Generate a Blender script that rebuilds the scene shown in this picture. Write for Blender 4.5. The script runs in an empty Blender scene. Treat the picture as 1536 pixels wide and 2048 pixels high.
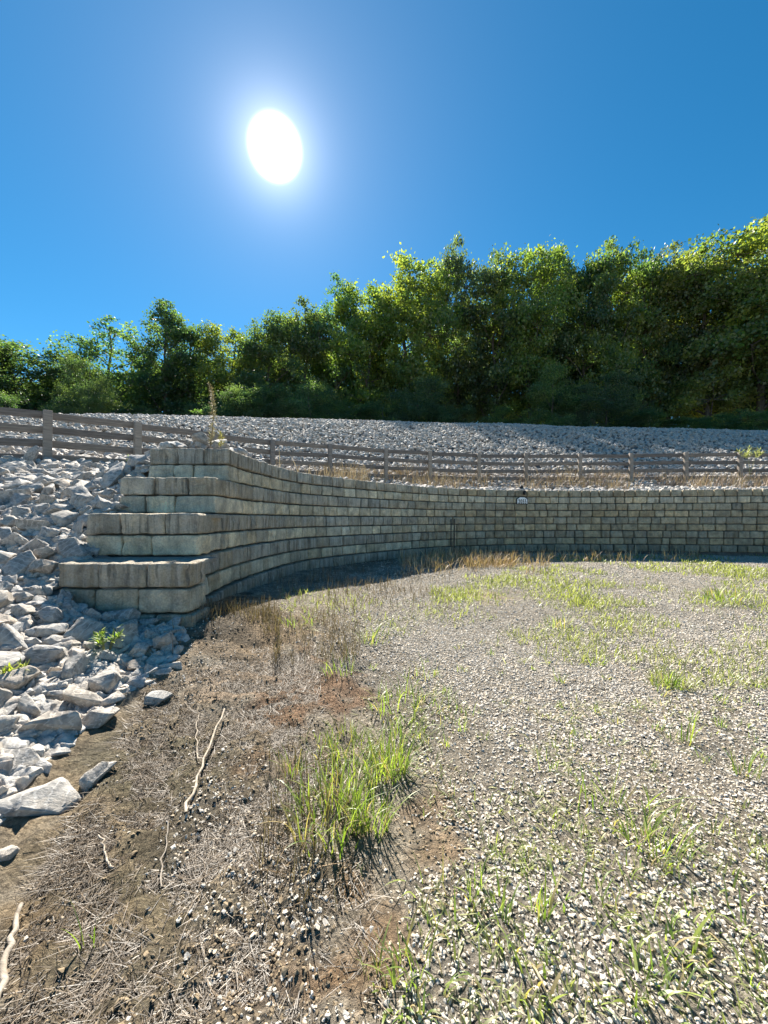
import bpy, bmesh, math, random
import numpy as np
from mathutils import Vector, Matrix, Euler

random.seed(7)
rng = np.random.default_rng(7)
scene = bpy.context.scene
COL = scene.collection
R = math.radians

# ------------------------------------------------------------------ camera
EYE = 1.35                       # camera height over the near ground
F = 770.0                        # focal length in photo pixels (photo 1536 x 2048)
CX, HY = 768.0, 1038.0           # principal column, horizon row
cam_d = bpy.data.cameras.new('camera')
cam_d.sensor_fit = 'VERTICAL'
cam_d.sensor_height = 36.0
cam_d.lens = F / 2048.0 * 36.0
cam_d.shift_y = (HY - 1024.0) / 2048.0
cam_d.clip_start = 0.05
cam_d.clip_end = 3000
cam = bpy.data.objects.new('camera', cam_d)
COL.objects.link(cam)
cam.location = (0, 0, EYE)
cam.rotation_euler = (R(90), 0, 0)
scene.camera = cam

# ------------------------------------------------------------------ sky and sun
S = Vector(((550 - CX) / F, 1.0, (HY - 297) / F)).normalized()   # towards the sun
SUN_EL = math.asin(S.z)
SUN_AZ = math.atan2(S.x, S.y)
world = bpy.data.worlds.new('World')
scene.world = world
world.use_nodes = True
wn, wl = world.node_tree.nodes, world.node_tree.links
wn.clear()
w_out = wn.new('ShaderNodeOutputWorld')
w_bg = wn.new('ShaderNodeBackground')
sky = wn.new('ShaderNodeTexSky')
sky.sky_type = 'NISHITA'
sky.sun_disc = False
sky.sun_elevation = SUN_EL
sky.sun_rotation = SUN_AZ
sky.altitude = 200
sky.air_density = 0.82
sky.dust_density = 0.0
sky.ozone_density = 3.0
hsv = wn.new('ShaderNodeHueSaturation')
hsv.inputs['Saturation'].default_value = 1.32
hsv.inputs['Hue'].default_value = 0.486
wl.new(sky.outputs[0], hsv.inputs['Color'])
# the sun's own disc and the bright air right round it
tc = wn.new('ShaderNodeTexCoord')
dot = wn.new('ShaderNodeVectorMath'); dot.operation = 'DOT_PRODUCT'
nrm = wn.new('ShaderNodeVectorMath'); nrm.operation = 'NORMALIZE'
wl.new(tc.outputs['Generated'], nrm.inputs[0])
wl.new(nrm.outputs[0], dot.inputs[0])
dot.inputs[1].default_value = S
ang = wn.new('ShaderNodeMath'); ang.operation = 'ARCCOSINE'
wl.new(dot.outputs['Value'], ang.inputs[0])
disc = wn.new('ShaderNodeMapRange'); disc.interpolation_type = 'SMOOTHERSTEP'
disc.inputs['From Min'].default_value = 0.055; disc.inputs['From Max'].default_value = 0.030
disc.inputs['To Min'].default_value = 0.0; disc.inputs['To Max'].default_value = 14.0
wl.new(ang.outputs[0], disc.inputs['Value'])
def sky_math(op, a, b):
    n_ = wn.new('ShaderNodeMath'); n_.operation = op
    for k_, v_ in enumerate((a, b)):
        if isinstance(v_, (int, float)): n_.inputs[k_].default_value = v_
        elif v_ is not None: wl.new(v_, n_.inputs[k_])
    return n_.outputs[0]
def aureole(width, k):
    return sky_math('MULTIPLY', sky_math('EXPONENT', sky_math('MULTIPLY', ang.outputs[0], -1.0 / width), None), k)
tot = sky_math('ADD', disc.outputs[0], sky_math('ADD', aureole(0.034, 12.0), aureole(0.2, 1.9)))
glow = wn.new('ShaderNodeVectorMath'); glow.operation = 'SCALE'
glow.inputs[0].default_value = (1.0, 0.98, 0.96)
wl.new(tot, glow.inputs['Scale'])
addv = wn.new('ShaderNodeVectorMath'); addv.operation = 'ADD'
wl.new(hsv.outputs[0], addv.inputs[0])
wl.new(glow.outputs[0], addv.inputs[1])
wl.new(addv.outputs[0], w_bg.inputs['Color'])
w_bg.inputs['Strength'].default_value = 0.054
wl.new(w_bg.outputs[0], w_out.inputs['Surface'])

sun_d = bpy.data.lights.new('sun', 'SUN')
sun_d.energy = 5.0
sun_d.angle = R(0.53)
sun_d.color = (1.0, 0.93, 0.82)
sun = bpy.data.objects.new('sun', sun_d)
COL.objects.link(sun)
sun.rotation_euler = (-S).to_track_quat('-Z', 'Y').to_euler()
sun.location = S * 100

vs = scene.view_settings
vs.view_transform = 'Standard'
vs.look = 'None'
vs.exposure = 1.6
vs.gamma = 1.0
vs.use_curve_mapping = False
scene.cycles.use_denoising = True
scene.cycles.max_bounces = 8
scene.cycles.diffuse_bounces = 4
scene.cycles.transmission_bounces = 4
scene.cycles.transparent_max_bounces = 8
scene.cycles.sample_clamp_indirect = 8.0
scene.render.film_transparent = False

# ------------------------------------------------------------------ helpers
def tag(o, label=None, cat=None, group=None, kind=None):
    if label: o['label'] = label
    if cat: o['category'] = cat
    if group: o['group'] = group
    if kind: o['kind'] = kind
    return o

def link(name, me, mat=None, parent=None, loc=None):
    o = bpy.data.objects.new(name, me)
    COL.objects.link(o)
    if mat is not None and me is not None and not me.materials:
        me.materials.append(mat)
    if parent is not None: o.parent = parent
    if loc is not None: o.location = loc
    return o

def empty(name, loc=(0, 0, 0), rz=0.0):
    o = bpy.data.objects.new(name, None)
    o.empty_display_size = 0.1
    COL.objects.link(o)
    o.location = loc
    o.rotation_euler = (0, 0, rz)
    return o

def mesh_np(name, V, Fc, tint=None, smooth=False, extra=None):
    V = np.ascontiguousarray(V, dtype=np.float32)
    Fc = np.ascontiguousarray(Fc, dtype=np.int32)
    me = bpy.data.meshes.new(name)
    n, (m, k) = len(V), Fc.shape
    me.vertices.add(n)
    me.vertices.foreach_set('co', V.ravel())
    me.loops.add(m * k)
    me.loops.foreach_set('vertex_index', Fc.ravel())
    me.polygons.add(m)
    me.polygons.foreach_set('loop_start', np.arange(0, m * k, k, dtype=np.int32))
    me.polygons.foreach_set('loop_total', np.full(m, k, dtype=np.int32))
    if smooth:
        me.polygons.foreach_set('use_smooth', np.ones(m, dtype=bool))
    me.update(calc_edges=True)
    if tint is not None:
        a = me.color_attributes.new('tint', 'FLOAT_COLOR', 'POINT')
        c = np.ones((n, 4), dtype=np.float32)
        c[:, :np.shape(tint)[-1]] = tint
        a.data.foreach_set('color', c.ravel())
    for k_, arr in (extra or {}).items():
        a = me.attributes.new(k_, 'FLOAT', 'POINT')
        a.data.foreach_set('value', np.ascontiguousarray(arr, dtype=np.float32))
    return me

def _hash(ix, iy, iz, seed):
    h = (ix * 374761393 + iy * 668265263 + iz * 1274126177 + seed * 974711) & 0xFFFFFFFF
    h = ((h ^ (h >> 13)) * 1103515245) & 0xFFFFFFFF
    h = ((h ^ (h >> 15)) * 2246822519) & 0xFFFFFFFF
    return ((h ^ (h >> 16)) & 0xFFFF) / 32767.5 - 1.0

def vnoise(P, seed=0):
    P = np.asarray(P, dtype=np.float64)
    i = np.floor(P).astype(np.int64)
    f = P - i
    u = f * f * (3 - 2 * f)
    out = 0
    for dx in (0, 1):
        wx = u[..., 0] if dx else 1 - u[..., 0]
        for dy in (0, 1):
            wy = u[..., 1] if dy else 1 - u[..., 1]
            for dz in (0, 1):
                wz = u[..., 2] if dz else 1 - u[..., 2]
                out = out + wx * wy * wz * _hash(i[..., 0] + dx, i[..., 1] + dy, i[..., 2] + dz, seed)
    return out

def fbm(P, octv=4, seed=0, gain=0.5):
    P = np.asarray(P, dtype=np.float64)
    a, s = 1.0, 0
    for o in range(octv):
        s = s + a * vnoise(P, seed + o * 17)
        P = P * 2.03
        a *= gain
    return s

def fbm2(X, Y, sc, octv=4, seed=0, gain=0.5):
    X = np.asarray(X, dtype=np.float64); Y = np.asarray(Y, dtype=np.float64)
    return fbm(np.stack([X * sc, Y * sc, np.zeros_like(X) + 0.37], -1), octv, seed, gain)

class TPS:
    def __init__(self, pts, lam=0.0):
        pts = np.array(pts, float)
        self.c = pts[:, :2]
        n = len(pts)
        K = self.k(self.c) + lam * np.eye(n)
        Pm = np.c_[np.ones(n), self.c]
        A = np.zeros((n + 3, n + 3))
        A[:n, :n] = K; A[:n, n:] = Pm; A[n:, :n] = Pm.T
        self.w = np.linalg.solve(A, np.r_[pts[:, 2], np.zeros(3)])
    def k(self, q):
        d2 = ((q[:, None, :] - self.c[None]) ** 2).sum(-1)
        return np.where(d2 > 0, 0.5 * d2 * np.log(d2 + 1e-12), 0)
    def __call__(self, X, Y):
        X = np.asarray(X, float); Y = np.asarray(Y, float)
        sh = np.broadcast(X, Y).shape
        q = np.c_[np.broadcast_to(X, sh).ravel(), np.broadcast_to(Y, sh).ravel()]
        out = np.empty(len(q))
        n = len(self.c)
        for a in range(0, len(q), 20000):
            s = q[a:a + 20000]
            out[a:a + 20000] = self.k(s) @ self.w[:n] + self.w[n] + s @ self.w[n + 1:]
        return out.reshape(sh)

def smooth01(t):
    t = np.clip(t, 0, 1)
    return t * t * (3 - 2 * t)

# ------------------------------------------------------------------ the wall's course in plan (top edge of its face)
CTRL = np.array([(-1.86, 3.40), (-2.05, 4.05), (-2.12, 4.75), (-2.13, 5.30), (-2.06, 6.4), (-1.77, 7.86), (-1.10, 8.98),
                 (-.22, 10.06), (1.55, 11.75), (3.86, 12.8), (6.2, 13.15), (9.3, 12.9), (12.4, 12.4), (16, 11.5), (20, 10.3)])
def catmull(P, per=40):
    P = np.vstack([2 * P[0] - P[1], P, 2 * P[-1] - P[-2]])
    out = []
    for i in range(1, len(P) - 2):
        t = np.linspace(0, 1, per, endpoint=False)[:, None]
        a, b, c, d = P[i - 1], P[i], P[i + 1], P[i + 2]
        out.append(0.5 * (2 * b + (c - a) * t + (2 * a - 5 * b + 4 * c - d) * t ** 2 + (3 * b - a - 3 * c + d) * t ** 3))
    out.append(P[-2][None])
    return np.vstack(out)
WC = catmull(CTRL)
WS = np.r_[0, np.cumsum(np.hypot(*np.diff(WC, axis=0).T))]
WL = WS[-1]
def wall_at(s):
    x = np.interp(s, WS, WC[:, 0]); y = np.interp(s, WS, WC[:, 1])
    e = 0.08
    tx = np.interp(s + e, WS, WC[:, 0]) - np.interp(s - e, WS, WC[:, 0])
    ty = np.interp(s + e, WS, WC[:, 1]) - np.interp(s - e, WS, WC[:, 1])
    l = np.hypot(tx, ty)
    return x, y, tx / l, ty / l
def wall_s_at_depth(d):
    i = int(np.argmax(WC[:, 1] >= d))
    return WS[i]
def wall_side(X, Y):
    """signed distance to the wall line: positive behind it (bank side), negative in the yard"""
    X = np.asarray(X, float); Y = np.asarray(Y, float)
    sh = X.shape
    q = np.c_[X.ravel(), Y.ravel()]
    W = WC[::4]
    out = np.empty(len(q))
    tx = np.gradient(W[:, 0]); ty = np.gradient(W[:, 1])
    for a in range(0, len(q), 20000):
        s = q[a:a + 20000]
        d2 = ((s[:, None] - W[None]) ** 2).sum(-1)
        j = d2.argmin(1)
        d = np.sqrt(d2[np.arange(len(s)), j])
        v = s - W[j]
        sg = (v[:, 0] * ty[j] - v[:, 1] * tx[j])        # > 0: yard side
        out[a:a + 20000] = np.where(sg > 0, -d, d)
    return out.reshape(sh)

# ------------------------------------------------------------------ terrain heights (relative to the eye)
yard_pts = [(0, 0.6, -1.36), (0, 1.2, -1.35), (1.5, 1.5, -1.35), (0, -6, -1.45), (-1.0, 1.5, -1.33), (-1.5, 1.7, -1.28), (-1.9, 2.8, -1.10),
            (-1.9, 3.4, -.93), (-1.7, 4.5, -.97), (-1.85, 5.5, -1.03), (-1.6, 7.5, -1.04), (-.9, 9, -1.06), (.2, 10.1, -1.08), (1.8, 11.5, -1.10), (4, 12.4, -1.15),
            (9, 12.5, -1.19), (13, 12, -1.2), (20, 10, -1.24), (0, 4, -1.27), (0, 7, -1.22), (4, 4, -1.33), (5, 8, -1.27), (10, 8, -1.28), (8, 2, -1.38),
            (-4, 0, -1.25), (-3, -4, -1.4), (30, 0, -1.4), (10, -10, -1.5), (-20, 4, -1.2), (-6, 8, -1.1), (20, 20, -1.2), (0, 20, -1.1)]
yard_tps = TPS(yard_pts, 0.01)
def yard_h(X, Y, detail=False):
    h = yard_tps(X, Y)
    if detail:
        left = smooth01((0.15 - X + 0.06 * Y) / 0.8) * smooth01((4.6 - Y) / 1.2)
        h = h + 0.012 * fbm2(X, Y, 1.7, 3, 3) + (0.006 + 0.026 * left) * fbm2(X, Y, 7.0, 3, 5) + (0.003 + 0.015 * left) * fbm2(X, Y, 28.0, 2, 9)
    return h

FPX = [(95, 822, 9.2), (275, 845, 10.8), (428, 864, 12.4), (545, 880, 13.9), (660, 888, 14.9), (772, 897, 15.9), (860, 902, 16.6), (958, 907, 17.2),
       (1052, 908, 17.4), (1160, 908, 17.4), (1262, 907, 17.3), (1372, 905, 17.1), (1480, 905, 17.0), (1592, 904, 16.9)]
posts = [((x - CX) / F * d, d, (HY - y) / F * d) for x, y, d in FPX]
posts = [(-9.6, 8.0, 2.50)] + posts
POST_H = 1.30
crest = []
for x, y, D in ((-260, 842, 15), (-60, 842, 18.5), (100, 841, 21.5), (250, 842, 24.5), (400, 843, 27.5), (600, 846, 31), (768, 849, 33.5), (1000, 853, 35.5), (1280, 862, 35.5), (1536, 873, 34), (1800, 884, 32), (2100, 893, 30)):
    crest.append(((x - CX) / F * D, D, (HY - y) / F * D))
bank_pts = []
for (x, y, t) in posts:
    bank_pts.append((x, y, t - POST_H + 0.02))
for (x, y, z) in crest:
    bank_pts.append((x, y, z))
    l = math.hypot(x, y)
    bank_pts.append((x + x / l * 2.5, y + y / l * 2.5, z - 0.05))
    bank_pts.append((x + x / l * 12, y + y / l * 12, z + 0.0))
    bank_pts.append((x + x / l * 30, y + y / l * 30, z + 0.4))
for s in np.linspace(wall_s_at_depth(5.6), WL, 14):
    x, y, tx, ty = wall_at(s)
    bank_pts.append((x - ty * 0.35, y + tx * 0.35, 0.93))
    bank_pts.append((x - ty * 1.1, y + tx * 1.1, 0.99))
bank_pts += [(-3.3, 5.3, .56), (-3.35, 4.75, .17), (-3.25, 4.05, -.30), (-3.05, 3.45, -.62), (-3.6, 6.2, .95),
             (-1.72, 1.72, -1.25), (-2.3, 2.3, -1.05), (-3.2, 3.2, -.66), (-4.0, 4.0, -.30), (-5.4, 5.4, .27), (-7.0, 7.0, .80), (-8.2, 8.2, 1.18),
             (-1.45, 1.7, -1.33), (-1.8, 2.6, -1.16), (-1.75, 3.1, -1.10), (-2.3, 3.2, -.93), (-1.2, 2.2, -1.55), (-1.0, 1.2, -1.6), (-1.2, 3.2, -1.5),
             (-1.9, 1.0, -1.22), (-2.4, -0.5, -1.1), (-1.2, -0.5, -1.55), (-5, 1.5, -.2), (-8, 3, .8), (-12, 5, 1.4), (-6, -3, -.2)]
bank_tps = TPS(bank_pts, 0.02)
WING_L = -3.25
def wing_left(Y):
    return np.where(Y < 4.1, -2.94, np.where(Y < 4.8, -3.14, -3.26))
def bank_h(X, Y, detail=False):
    X = np.asarray(X, float); Y = np.asarray(Y, float)
    h = bank_tps(X, Y)
    w = (X > wing_left(Y) + .2) & (X < -1.5) & (Y > 3.5) & (Y < 5.55)
    tread = np.where(Y < 4.05, -.39, np.where(Y < 4.75, .06, .52)) - .12
    h = np.where((X > wing_left(Y) - .03) & (X < -1.5) & (Y > 3.4) & (Y < 5.55), np.minimum(h, tread), h)
    h = np.where(w, np.minimum(h, -1.25), h)
    if detail:
        h = h + 0.05 * fbm2(X, Y, 1.1, 3, 21)
    return h

def to_px(X, Y, h):
    return CX + X / Y * F, HY - h / Y * F
def hit(px, py, fn, d0=0.8, d1=40.0):
    """where the ray through a photo pixel meets a height function"""
    ds = np.geomspace(d0, d1, 900)
    X = (px - CX) / F * ds
    h = fn(X, ds)
    ray = (HY - py) / F * ds
    i = np.argmax(ray <= h)
    return float(X[i]), float(ds[i]), float(h[i])
def W3(X, Y, h):
    return Vector((X, Y, h + EYE))

# ------------------------------------------------------------------ materials
def new_mat(name):
    m = bpy.data.materials.new(name)
    m.use_nodes = True
    nt = m.node_tree
    b = nt.nodes['Principled BSDF']
    b.inputs['Specular IOR Level'].default_value = 0.25
    return m, nt.nodes, nt.links, b
def N(nodes, t, **kw):
    n = nodes.new(t)
    for k, v in kw.items(): setattr(n, k, v)
    return n
def ramp_node(nodes, stops, interp='LINEAR'):
    r = nodes.new('ShaderNodeValToRGB')
    r.color_ramp.interpolation = interp
    el = r.color_ramp.elements
    while len(el) < len(stops): el.new(0.5)
    for e, (p, c) in zip(el, stops):
        e.position = p
        e.color = (*c, 1) if len(c) == 3 else c
    return r
def mix_col(nodes, links, a, b, fac, blend='MIX'):
    m = nodes.new('ShaderNodeMix'); m.data_type = 'RGBA'; m.blend_type = blend
    for sock, v in ((m.inputs[6], a), (m.inputs[7], b), (m.inputs[0], fac)):
        if isinstance(v, bpy.types.NodeSocket): links.new(v, sock)
        elif isinstance(v, (int, float)): sock.default_value = v
        else: sock.default_value = (*v, 1)
    return m.outputs[2]
def mapped(nodes, links, src, scale):
    mp = nodes.new('ShaderNodeMapping')
    mp.inputs['Scale'].default_value = scale if hasattr(scale, '__len__') else (scale,) * 3
    links.new(src, mp.inputs['Vector'])
    return mp.outputs[0]
def noise(nodes, links, vec, scale, detail=4, rough=0.55):
    n = nodes.new('ShaderNodeTexNoise')
    n.inputs['Scale'].default_value = scale
    n.inputs['Detail'].default_value = detail
    n.inputs['Roughness'].default_value = rough
    if vec is not None: links.new(vec, n.inputs['Vector'])
    return n.outputs['Fac']
def bump(nodes, links, h, strength, dist, bsdf, prev=None):
    b = nodes.new('ShaderNodeBump')
    b.inputs['Strength'].default_value = strength
    b.inputs['Distance'].default_value = dist
    links.new(h, b.inputs['Height'])
    if prev: links.new(prev, b.inputs['Normal'])
    links.new(b.outputs[0], bsdf.inputs['Normal'])
    return b.outputs[0]

def mat_rock(name, dark, light, warm, scale=6.0, stain=.45, bd=.02):
    m, n, l, b = new_mat(name)
    tcn = n.new('ShaderNodeTexCoord'); oi = n.new('ShaderNodeObjectInfo')
    f1 = noise(n, l, tcn.outputs['Object'], scale, 6, 0.6)
    r1 = ramp_node(n, [(0.3, dark), (0.62, light)])
    l.new(f1, r1.inputs[0])
    # layered veins
    v = mapped(n, l, tcn.outputs['Object'], (3, 3, 14))
    wv = n.new('ShaderNodeTexWave'); wv.inputs['Scale'].default_value = 0.8; wv.inputs['Distortion'].default_value = 9; wv.inputs['Detail'].default_value = 3
    l.new(v, wv.inputs['Vector'])
    rv = ramp_node(n, [(0.86, (0, 0, 0)), (0.98, (1, 1, 1))])
    l.new(wv.outputs['Fac'], rv.inputs[0])
    mv = n.new('ShaderNodeMath'); mv.operation = 'MULTIPLY'; mv.inputs[1].default_value = 0.45
    l.new(rv.outputs[0], mv.inputs[0])
    c = mix_col(n, l, r1.outputs[0], (0.62, 0.60, 0.57), mv.outputs[0])
    # some rocks warm and stained, some bluish
    rr = ramp_node(n, [(0.0, (0.80, 0.80, 0.81)), (0.35, (1, 1, 1)), (0.7, (1.06, 1.0, 0.93)), (1.0, warm)])
    l.new(oi.outputs['Random'], rr.inputs[0])
    c = mix_col(n, l, c, rr.outputs[0], 1.0, 'MULTIPLY')
    # dust and iron stains
    f5 = noise(n, l, tcn.outputs['Object'], scale * .45, 5, 0.65)
    r5 = ramp_node(n, [(0.50, (0, 0, 0)), (0.68, (stain, stain, stain))]); l.new(f5, r5.inputs[0])
    c = mix_col(n, l, c, (0.40, 0.32, 0.23), r5.outputs[0])
    l.new(c, b.inputs['Base Color'])
    b.inputs['Roughness'].default_value = 0.75
    f2 = noise(n, l, tcn.outputs['Object'], scale * 2.2, 8, 0.7)
    bump(n, l, f2, 0.6, bd, b)
    return m
M_ROCK = mat_rock('limestone', (0.17, 0.166, 0.16), (0.42, 0.405, 0.38), (1.05, 0.92, 0.80))
M_RIPRAP = mat_rock('riprap_stone', (0.24, 0.234, 0.224), (0.52, 0.505, 0.48), (1.08, 0.98, 0.9), 5, .25, .02)
M_GRAVEL = mat_rock('gravel_stone', (0.35, 0.32, 0.275), (0.58, 0.545, 0.485), (1.0, 0.86, 0.68), 3, 0.0, .003)

def mat_ground():
    m, n, l, b = new_mat('yard_soil')
    at = n.new('ShaderNodeAttribute'); at.attribute_name = 'tint'
    ga = n.new('ShaderNodeAttribute'); ga.attribute_name = 'gravel'
    geo = n.new('ShaderNodeNewGeometry')
    P = geo.outputs['Position']
    f1 = noise(n, l, P, 9, 8, 0.7)
    r1 = ramp_node(n, [(0.28, (0.38, 0.38, 0.38)), (0.72, (1.45, 1.45, 1.45))]); l.new(f1, r1.inputs[0])
    soil = mix_col(n, l, at.outputs['Color'], r1.outputs[0], 1.0, 'MULTIPLY')
    f3 = noise(n, l, P, 55, 5, 0.7)
    r3 = ramp_node(n, [(0.38, (0.42, 0.41, 0.40)), (0.58, (1.2, 1.2, 1.2))]); l.new(f3, r3.inputs[0])
    soil = mix_col(n, l, soil, r3.outputs[0], 0.8, 'MULTIPLY')
    # crushed stone where single stones are too small to tell apart
    vo = n.new('ShaderNodeTexVoronoi'); vo.inputs['Scale'].default_value = 32; l.new(P, vo.inputs['Vector'])
    bw = n.new('ShaderNodeSeparateColor'); l.new(vo.outputs['Color'], bw.inputs[0])
    rg = ramp_node(n, [(0.0, (0.23, 0.205, 0.17)), (0.4, (0.40, 0.37, 0.325)), (1.0, (0.54, 0.51, 0.455))]); l.new(bw.outputs[0], rg.inputs[0])
    f4 = noise(n, l, P, 0.9, 4, 0.6)
    r4 = ramp_node(n, [(0.3, (0.8, 0.76, 0.70)), (0.7, (1.08, 1.08, 1.08))]); l.new(f4, r4.inputs[0])
    gr = mix_col(n, l, rg.outputs[0], r4.outputs[0], 1.0, 'MULTIPLY')
    c = mix_col(n, l, soil, gr, ga.outputs['Fac'])
    l.new(c, b.inputs['Base Color'])
    b.inputs['Roughness'].default_value = 0.9
    b.inputs['Specular IOR Level'].default_value = 0.1
    mh = n.new('ShaderNodeMath'); mh.operation = 'MULTIPLY'; l.new(vo.outputs['Distance'], mh.inputs[0]); l.new(ga.outputs['Fac'], mh.inputs[1])
    inv = n.new('ShaderNodeMath'); inv.operation = 'MULTIPLY'; inv.inputs[1].default_value = -1.0; l.new(mh.outputs[0], inv.inputs[0])
    p = bump(n, l, inv.outputs[0], 0.9, 0.05, b)
    p = bump(n, l, noise(n, l, P, 30, 8, 0.75), 1.0, 0.10, b, p)
    return m
M_GROUND = mat_ground()

def mat_hill():
    m, n, l, b = new_mat('hill_soil')
    geo = n.new('ShaderNodeNewGeometry')
    f = noise(n, l, geo.outputs['Position'], 3, 6, 0.6)
    r = ramp_node(n, [(0.3, (0.12, 0.115, 0.11)), (0.7, (0.26, 0.25, 0.24))]); l.new(f, r.inputs[0])
    l.new(r.outputs[0], b.inputs['Base Color'])
    b.inputs['Roughness'].default_value = 0.95
    return m
M_HILL = mat_hill()

def mat_stone():
    m, n, l, b = new_mat('wall_stone')
    at = n.new('ShaderNodeAttribute'); at.attribute_name = 'tint'
    geo = n.new('ShaderNodeNewGeometry'); P = geo.outputs['Position']
    st = noise(n, l, mapped(n, l, P, (13, 13, 0.9)), 1.0, 5, 0.6)          # rain streaks run down the stones
    rs = ramp_node(n, [(0.36, (0, 0, 0)), (0.62, (1, 1, 1))]); l.new(st, rs.inputs[0])
    bl = noise(n, l, P, 5, 6, 0.65)
    rb = ramp_node(n, [(0.30, (0.5, 0.5, 0.5)), (0.70, (1.4, 1.4, 1.36))]); l.new(bl, rb.inputs[0])
    c = mix_col(n, l, at.outputs['Color'], rb.outputs[0], 1.0, 'MULTIPLY')
    f2 = noise(n, l, P, 1.3, 3, 0.6)
    r2 = ramp_node(n, [(0.35, (0.0, 0.0, 0.0)), (0.65, (1, 1, 1))]); l.new(f2, r2.inputs[0])
    # alpha of tint: how streaked a stone is
    k = n.new('ShaderNodeMath'); k.operation = 'MULTIPLY'; l.new(rs.outputs[0], k.inputs[0]); l.new(at.outputs['Alpha'], k.inputs[1])
    k2 = n.new('ShaderNodeMath'); k2.operation = 'MULTIPLY'; l.new(k.outputs[0], k2.inputs[0]); k2.inputs[1].default_value = 0.75
    c = mix_col(n, l, c, (0.62, 0.57, 0.49), k2.outputs[0])
    st2 = noise(n, l, mapped(n, l, P, (17, 17, 1.1)), 1.3, 4, 0.6)
    rs2 = ramp_node(n, [(0.5, (0, 0, 0)), (0.68, (1, 1, 1))]); l.new(st2, rs2.inputs[0])
    k3 = n.new('ShaderNodeMath'); k3.operation = 'MULTIPLY'; l.new(rs2.outputs[0], k3.inputs[0]); l.new(at.outputs['Alpha'], k3.inputs[1])
    c = mix_col(n, l, c, (0.11, 0.105, 0.09), k3.outputs[0])
    fine = noise(n, l, P, 60, 4, 0.6)
    rf = ramp_node(n, [(0.3, (0.75, 0.75, 0.75)), (0.7, (1.15, 1.15, 1.15))]); l.new(fine, rf.inputs[0])
    c = mix_col(n, l, c, rf.outputs[0], 1.0, 'MULTIPLY')
    l.new(c, b.inputs['Base Color'])
    b.inputs['Roughness'].default_value = 0.85
    p = bump(n, l, noise(n, l, P, 16, 8, 0.7), 1.0, 0.06, b)
    bump(n, l, fine, 0.4, 0.006, b, p)
    return m
M_STONE = mat_stone()

def mat_concrete():
    m, n, l, b = new_mat('concrete_core')
    geo = n.new('ShaderNodeNewGeometry'); P = geo.outputs['Position']
    f = noise(n, l, P, 7, 6, 0.65)
    r = ramp_node(n, [(0.3, (0.07, 0.067, 0.06)), (0.7, (0.18, 0.17, 0.155))]); l.new(f, r.inputs[0])
    l.new(r.outputs[0], b.inputs['Base Color'])
    b.inputs['Roughness'].default_value = 0.9
    bump(n, l, noise(n, l, P, 40, 5, 0.6), 0.5, 0.01, b)
    return m
M_CORE = mat_concrete()

def mat_wood(name, dark, light):
    m, n, l, b = new_mat(name)
    tcn = n.new('ShaderNodeTexCoord'); oi = n.new('ShaderNodeObjectInfo')
    gr = noise(n, l, mapped(n, l, tcn.outputs['Object'], (1.5, 22, 22)), 1.5, 6, 0.65)
    r = ramp_node(n, [(0.3, dark), (0.7, light)]); l.new(gr, r.inputs[0])
    rr = ramp_node(n, [(0, (0.75, 0.75, 0.78)), (1, (1.15, 1.1, 1.05))]); l.new(oi.outputs['Random'], rr.inputs[0])
    c = mix_col(n, l, r.outputs[0], rr.outputs[0], 1.0, 'MULTIPLY')
    l.new(c, b.inputs['Base Color'])
    b.inputs['Roughness'].default_value = 0.8
    bump(n, l, gr, 0.5, 0.01, b)
    return m
M_RAIL = mat_wood('weathered_board', (0.12, 0.10, 0.085), (0.28, 0.245, 0.21))
M_POST = mat_wood('weathered_post', (0.19, 0.165, 0.14), (0.38, 0.335, 0.285))
M_STICK = mat_wood('dry_stick', (0.24, 0.20, 0.15), (0.62, 0.55, 0.45))

def mat_leaf(name, trans=0.45, hue=None, rand=True, gloss=0.1):
    m = bpy.data.materials.new(name); m.use_nodes = True
    n, l = m.node_tree.nodes, m.node_tree.links
    n.clear()
    out = n.new('ShaderNodeOutputMaterial')
    at = n.new('ShaderNodeAttribute'); at.attribute_name = 'tint'
    c = at.outputs['Color']
    if rand:
        oi = n.new('ShaderNodeObjectInfo')
        c = mix_col(n, l, c, oi.outputs['Color'], 1.0, 'MULTIPLY')
    d = n.new('ShaderNodeBsdfDiffuse'); l.new(c, d.inputs[0])
    t = n.new('ShaderNodeBsdfTranslucent')
    ct = mix_col(n, l, c, (1.15, 1.3, 0.5), 1.0, 'MULTIPLY')
    l.new(ct, t.inputs[0])
    mx = n.new('ShaderNodeMixShader'); mx.inputs[0].default_value = trans
    l.new(d.outputs[0], mx.inputs[1]); l.new(t.outputs[0], mx.inputs[2])
    g = n.new('ShaderNodeBsdfGlossy'); g.inputs['Roughness'].default_value = 0.45
    g.inputs[0].default_value = (0.8, 0.8, 0.8, 1)
    m2 = n.new('ShaderNodeMixShader'); m2.inputs[0].default_value = gloss
    l.new(mx.outputs[0], m2.inputs[1]); l.new(g.outputs[0], m2.inputs[2])
    l.new(m2.outputs[0], out.inputs[0])
    return m
M_LEAF = mat_leaf('tree_leaf', 0.66, gloss=0.05)
M_GRASS = mat_leaf('grass_blade', 0.5, rand=False, gloss=0.06)
M_STRAW = mat_leaf('dead_straw', 0.15, rand=False, gloss=0.04)

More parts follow.
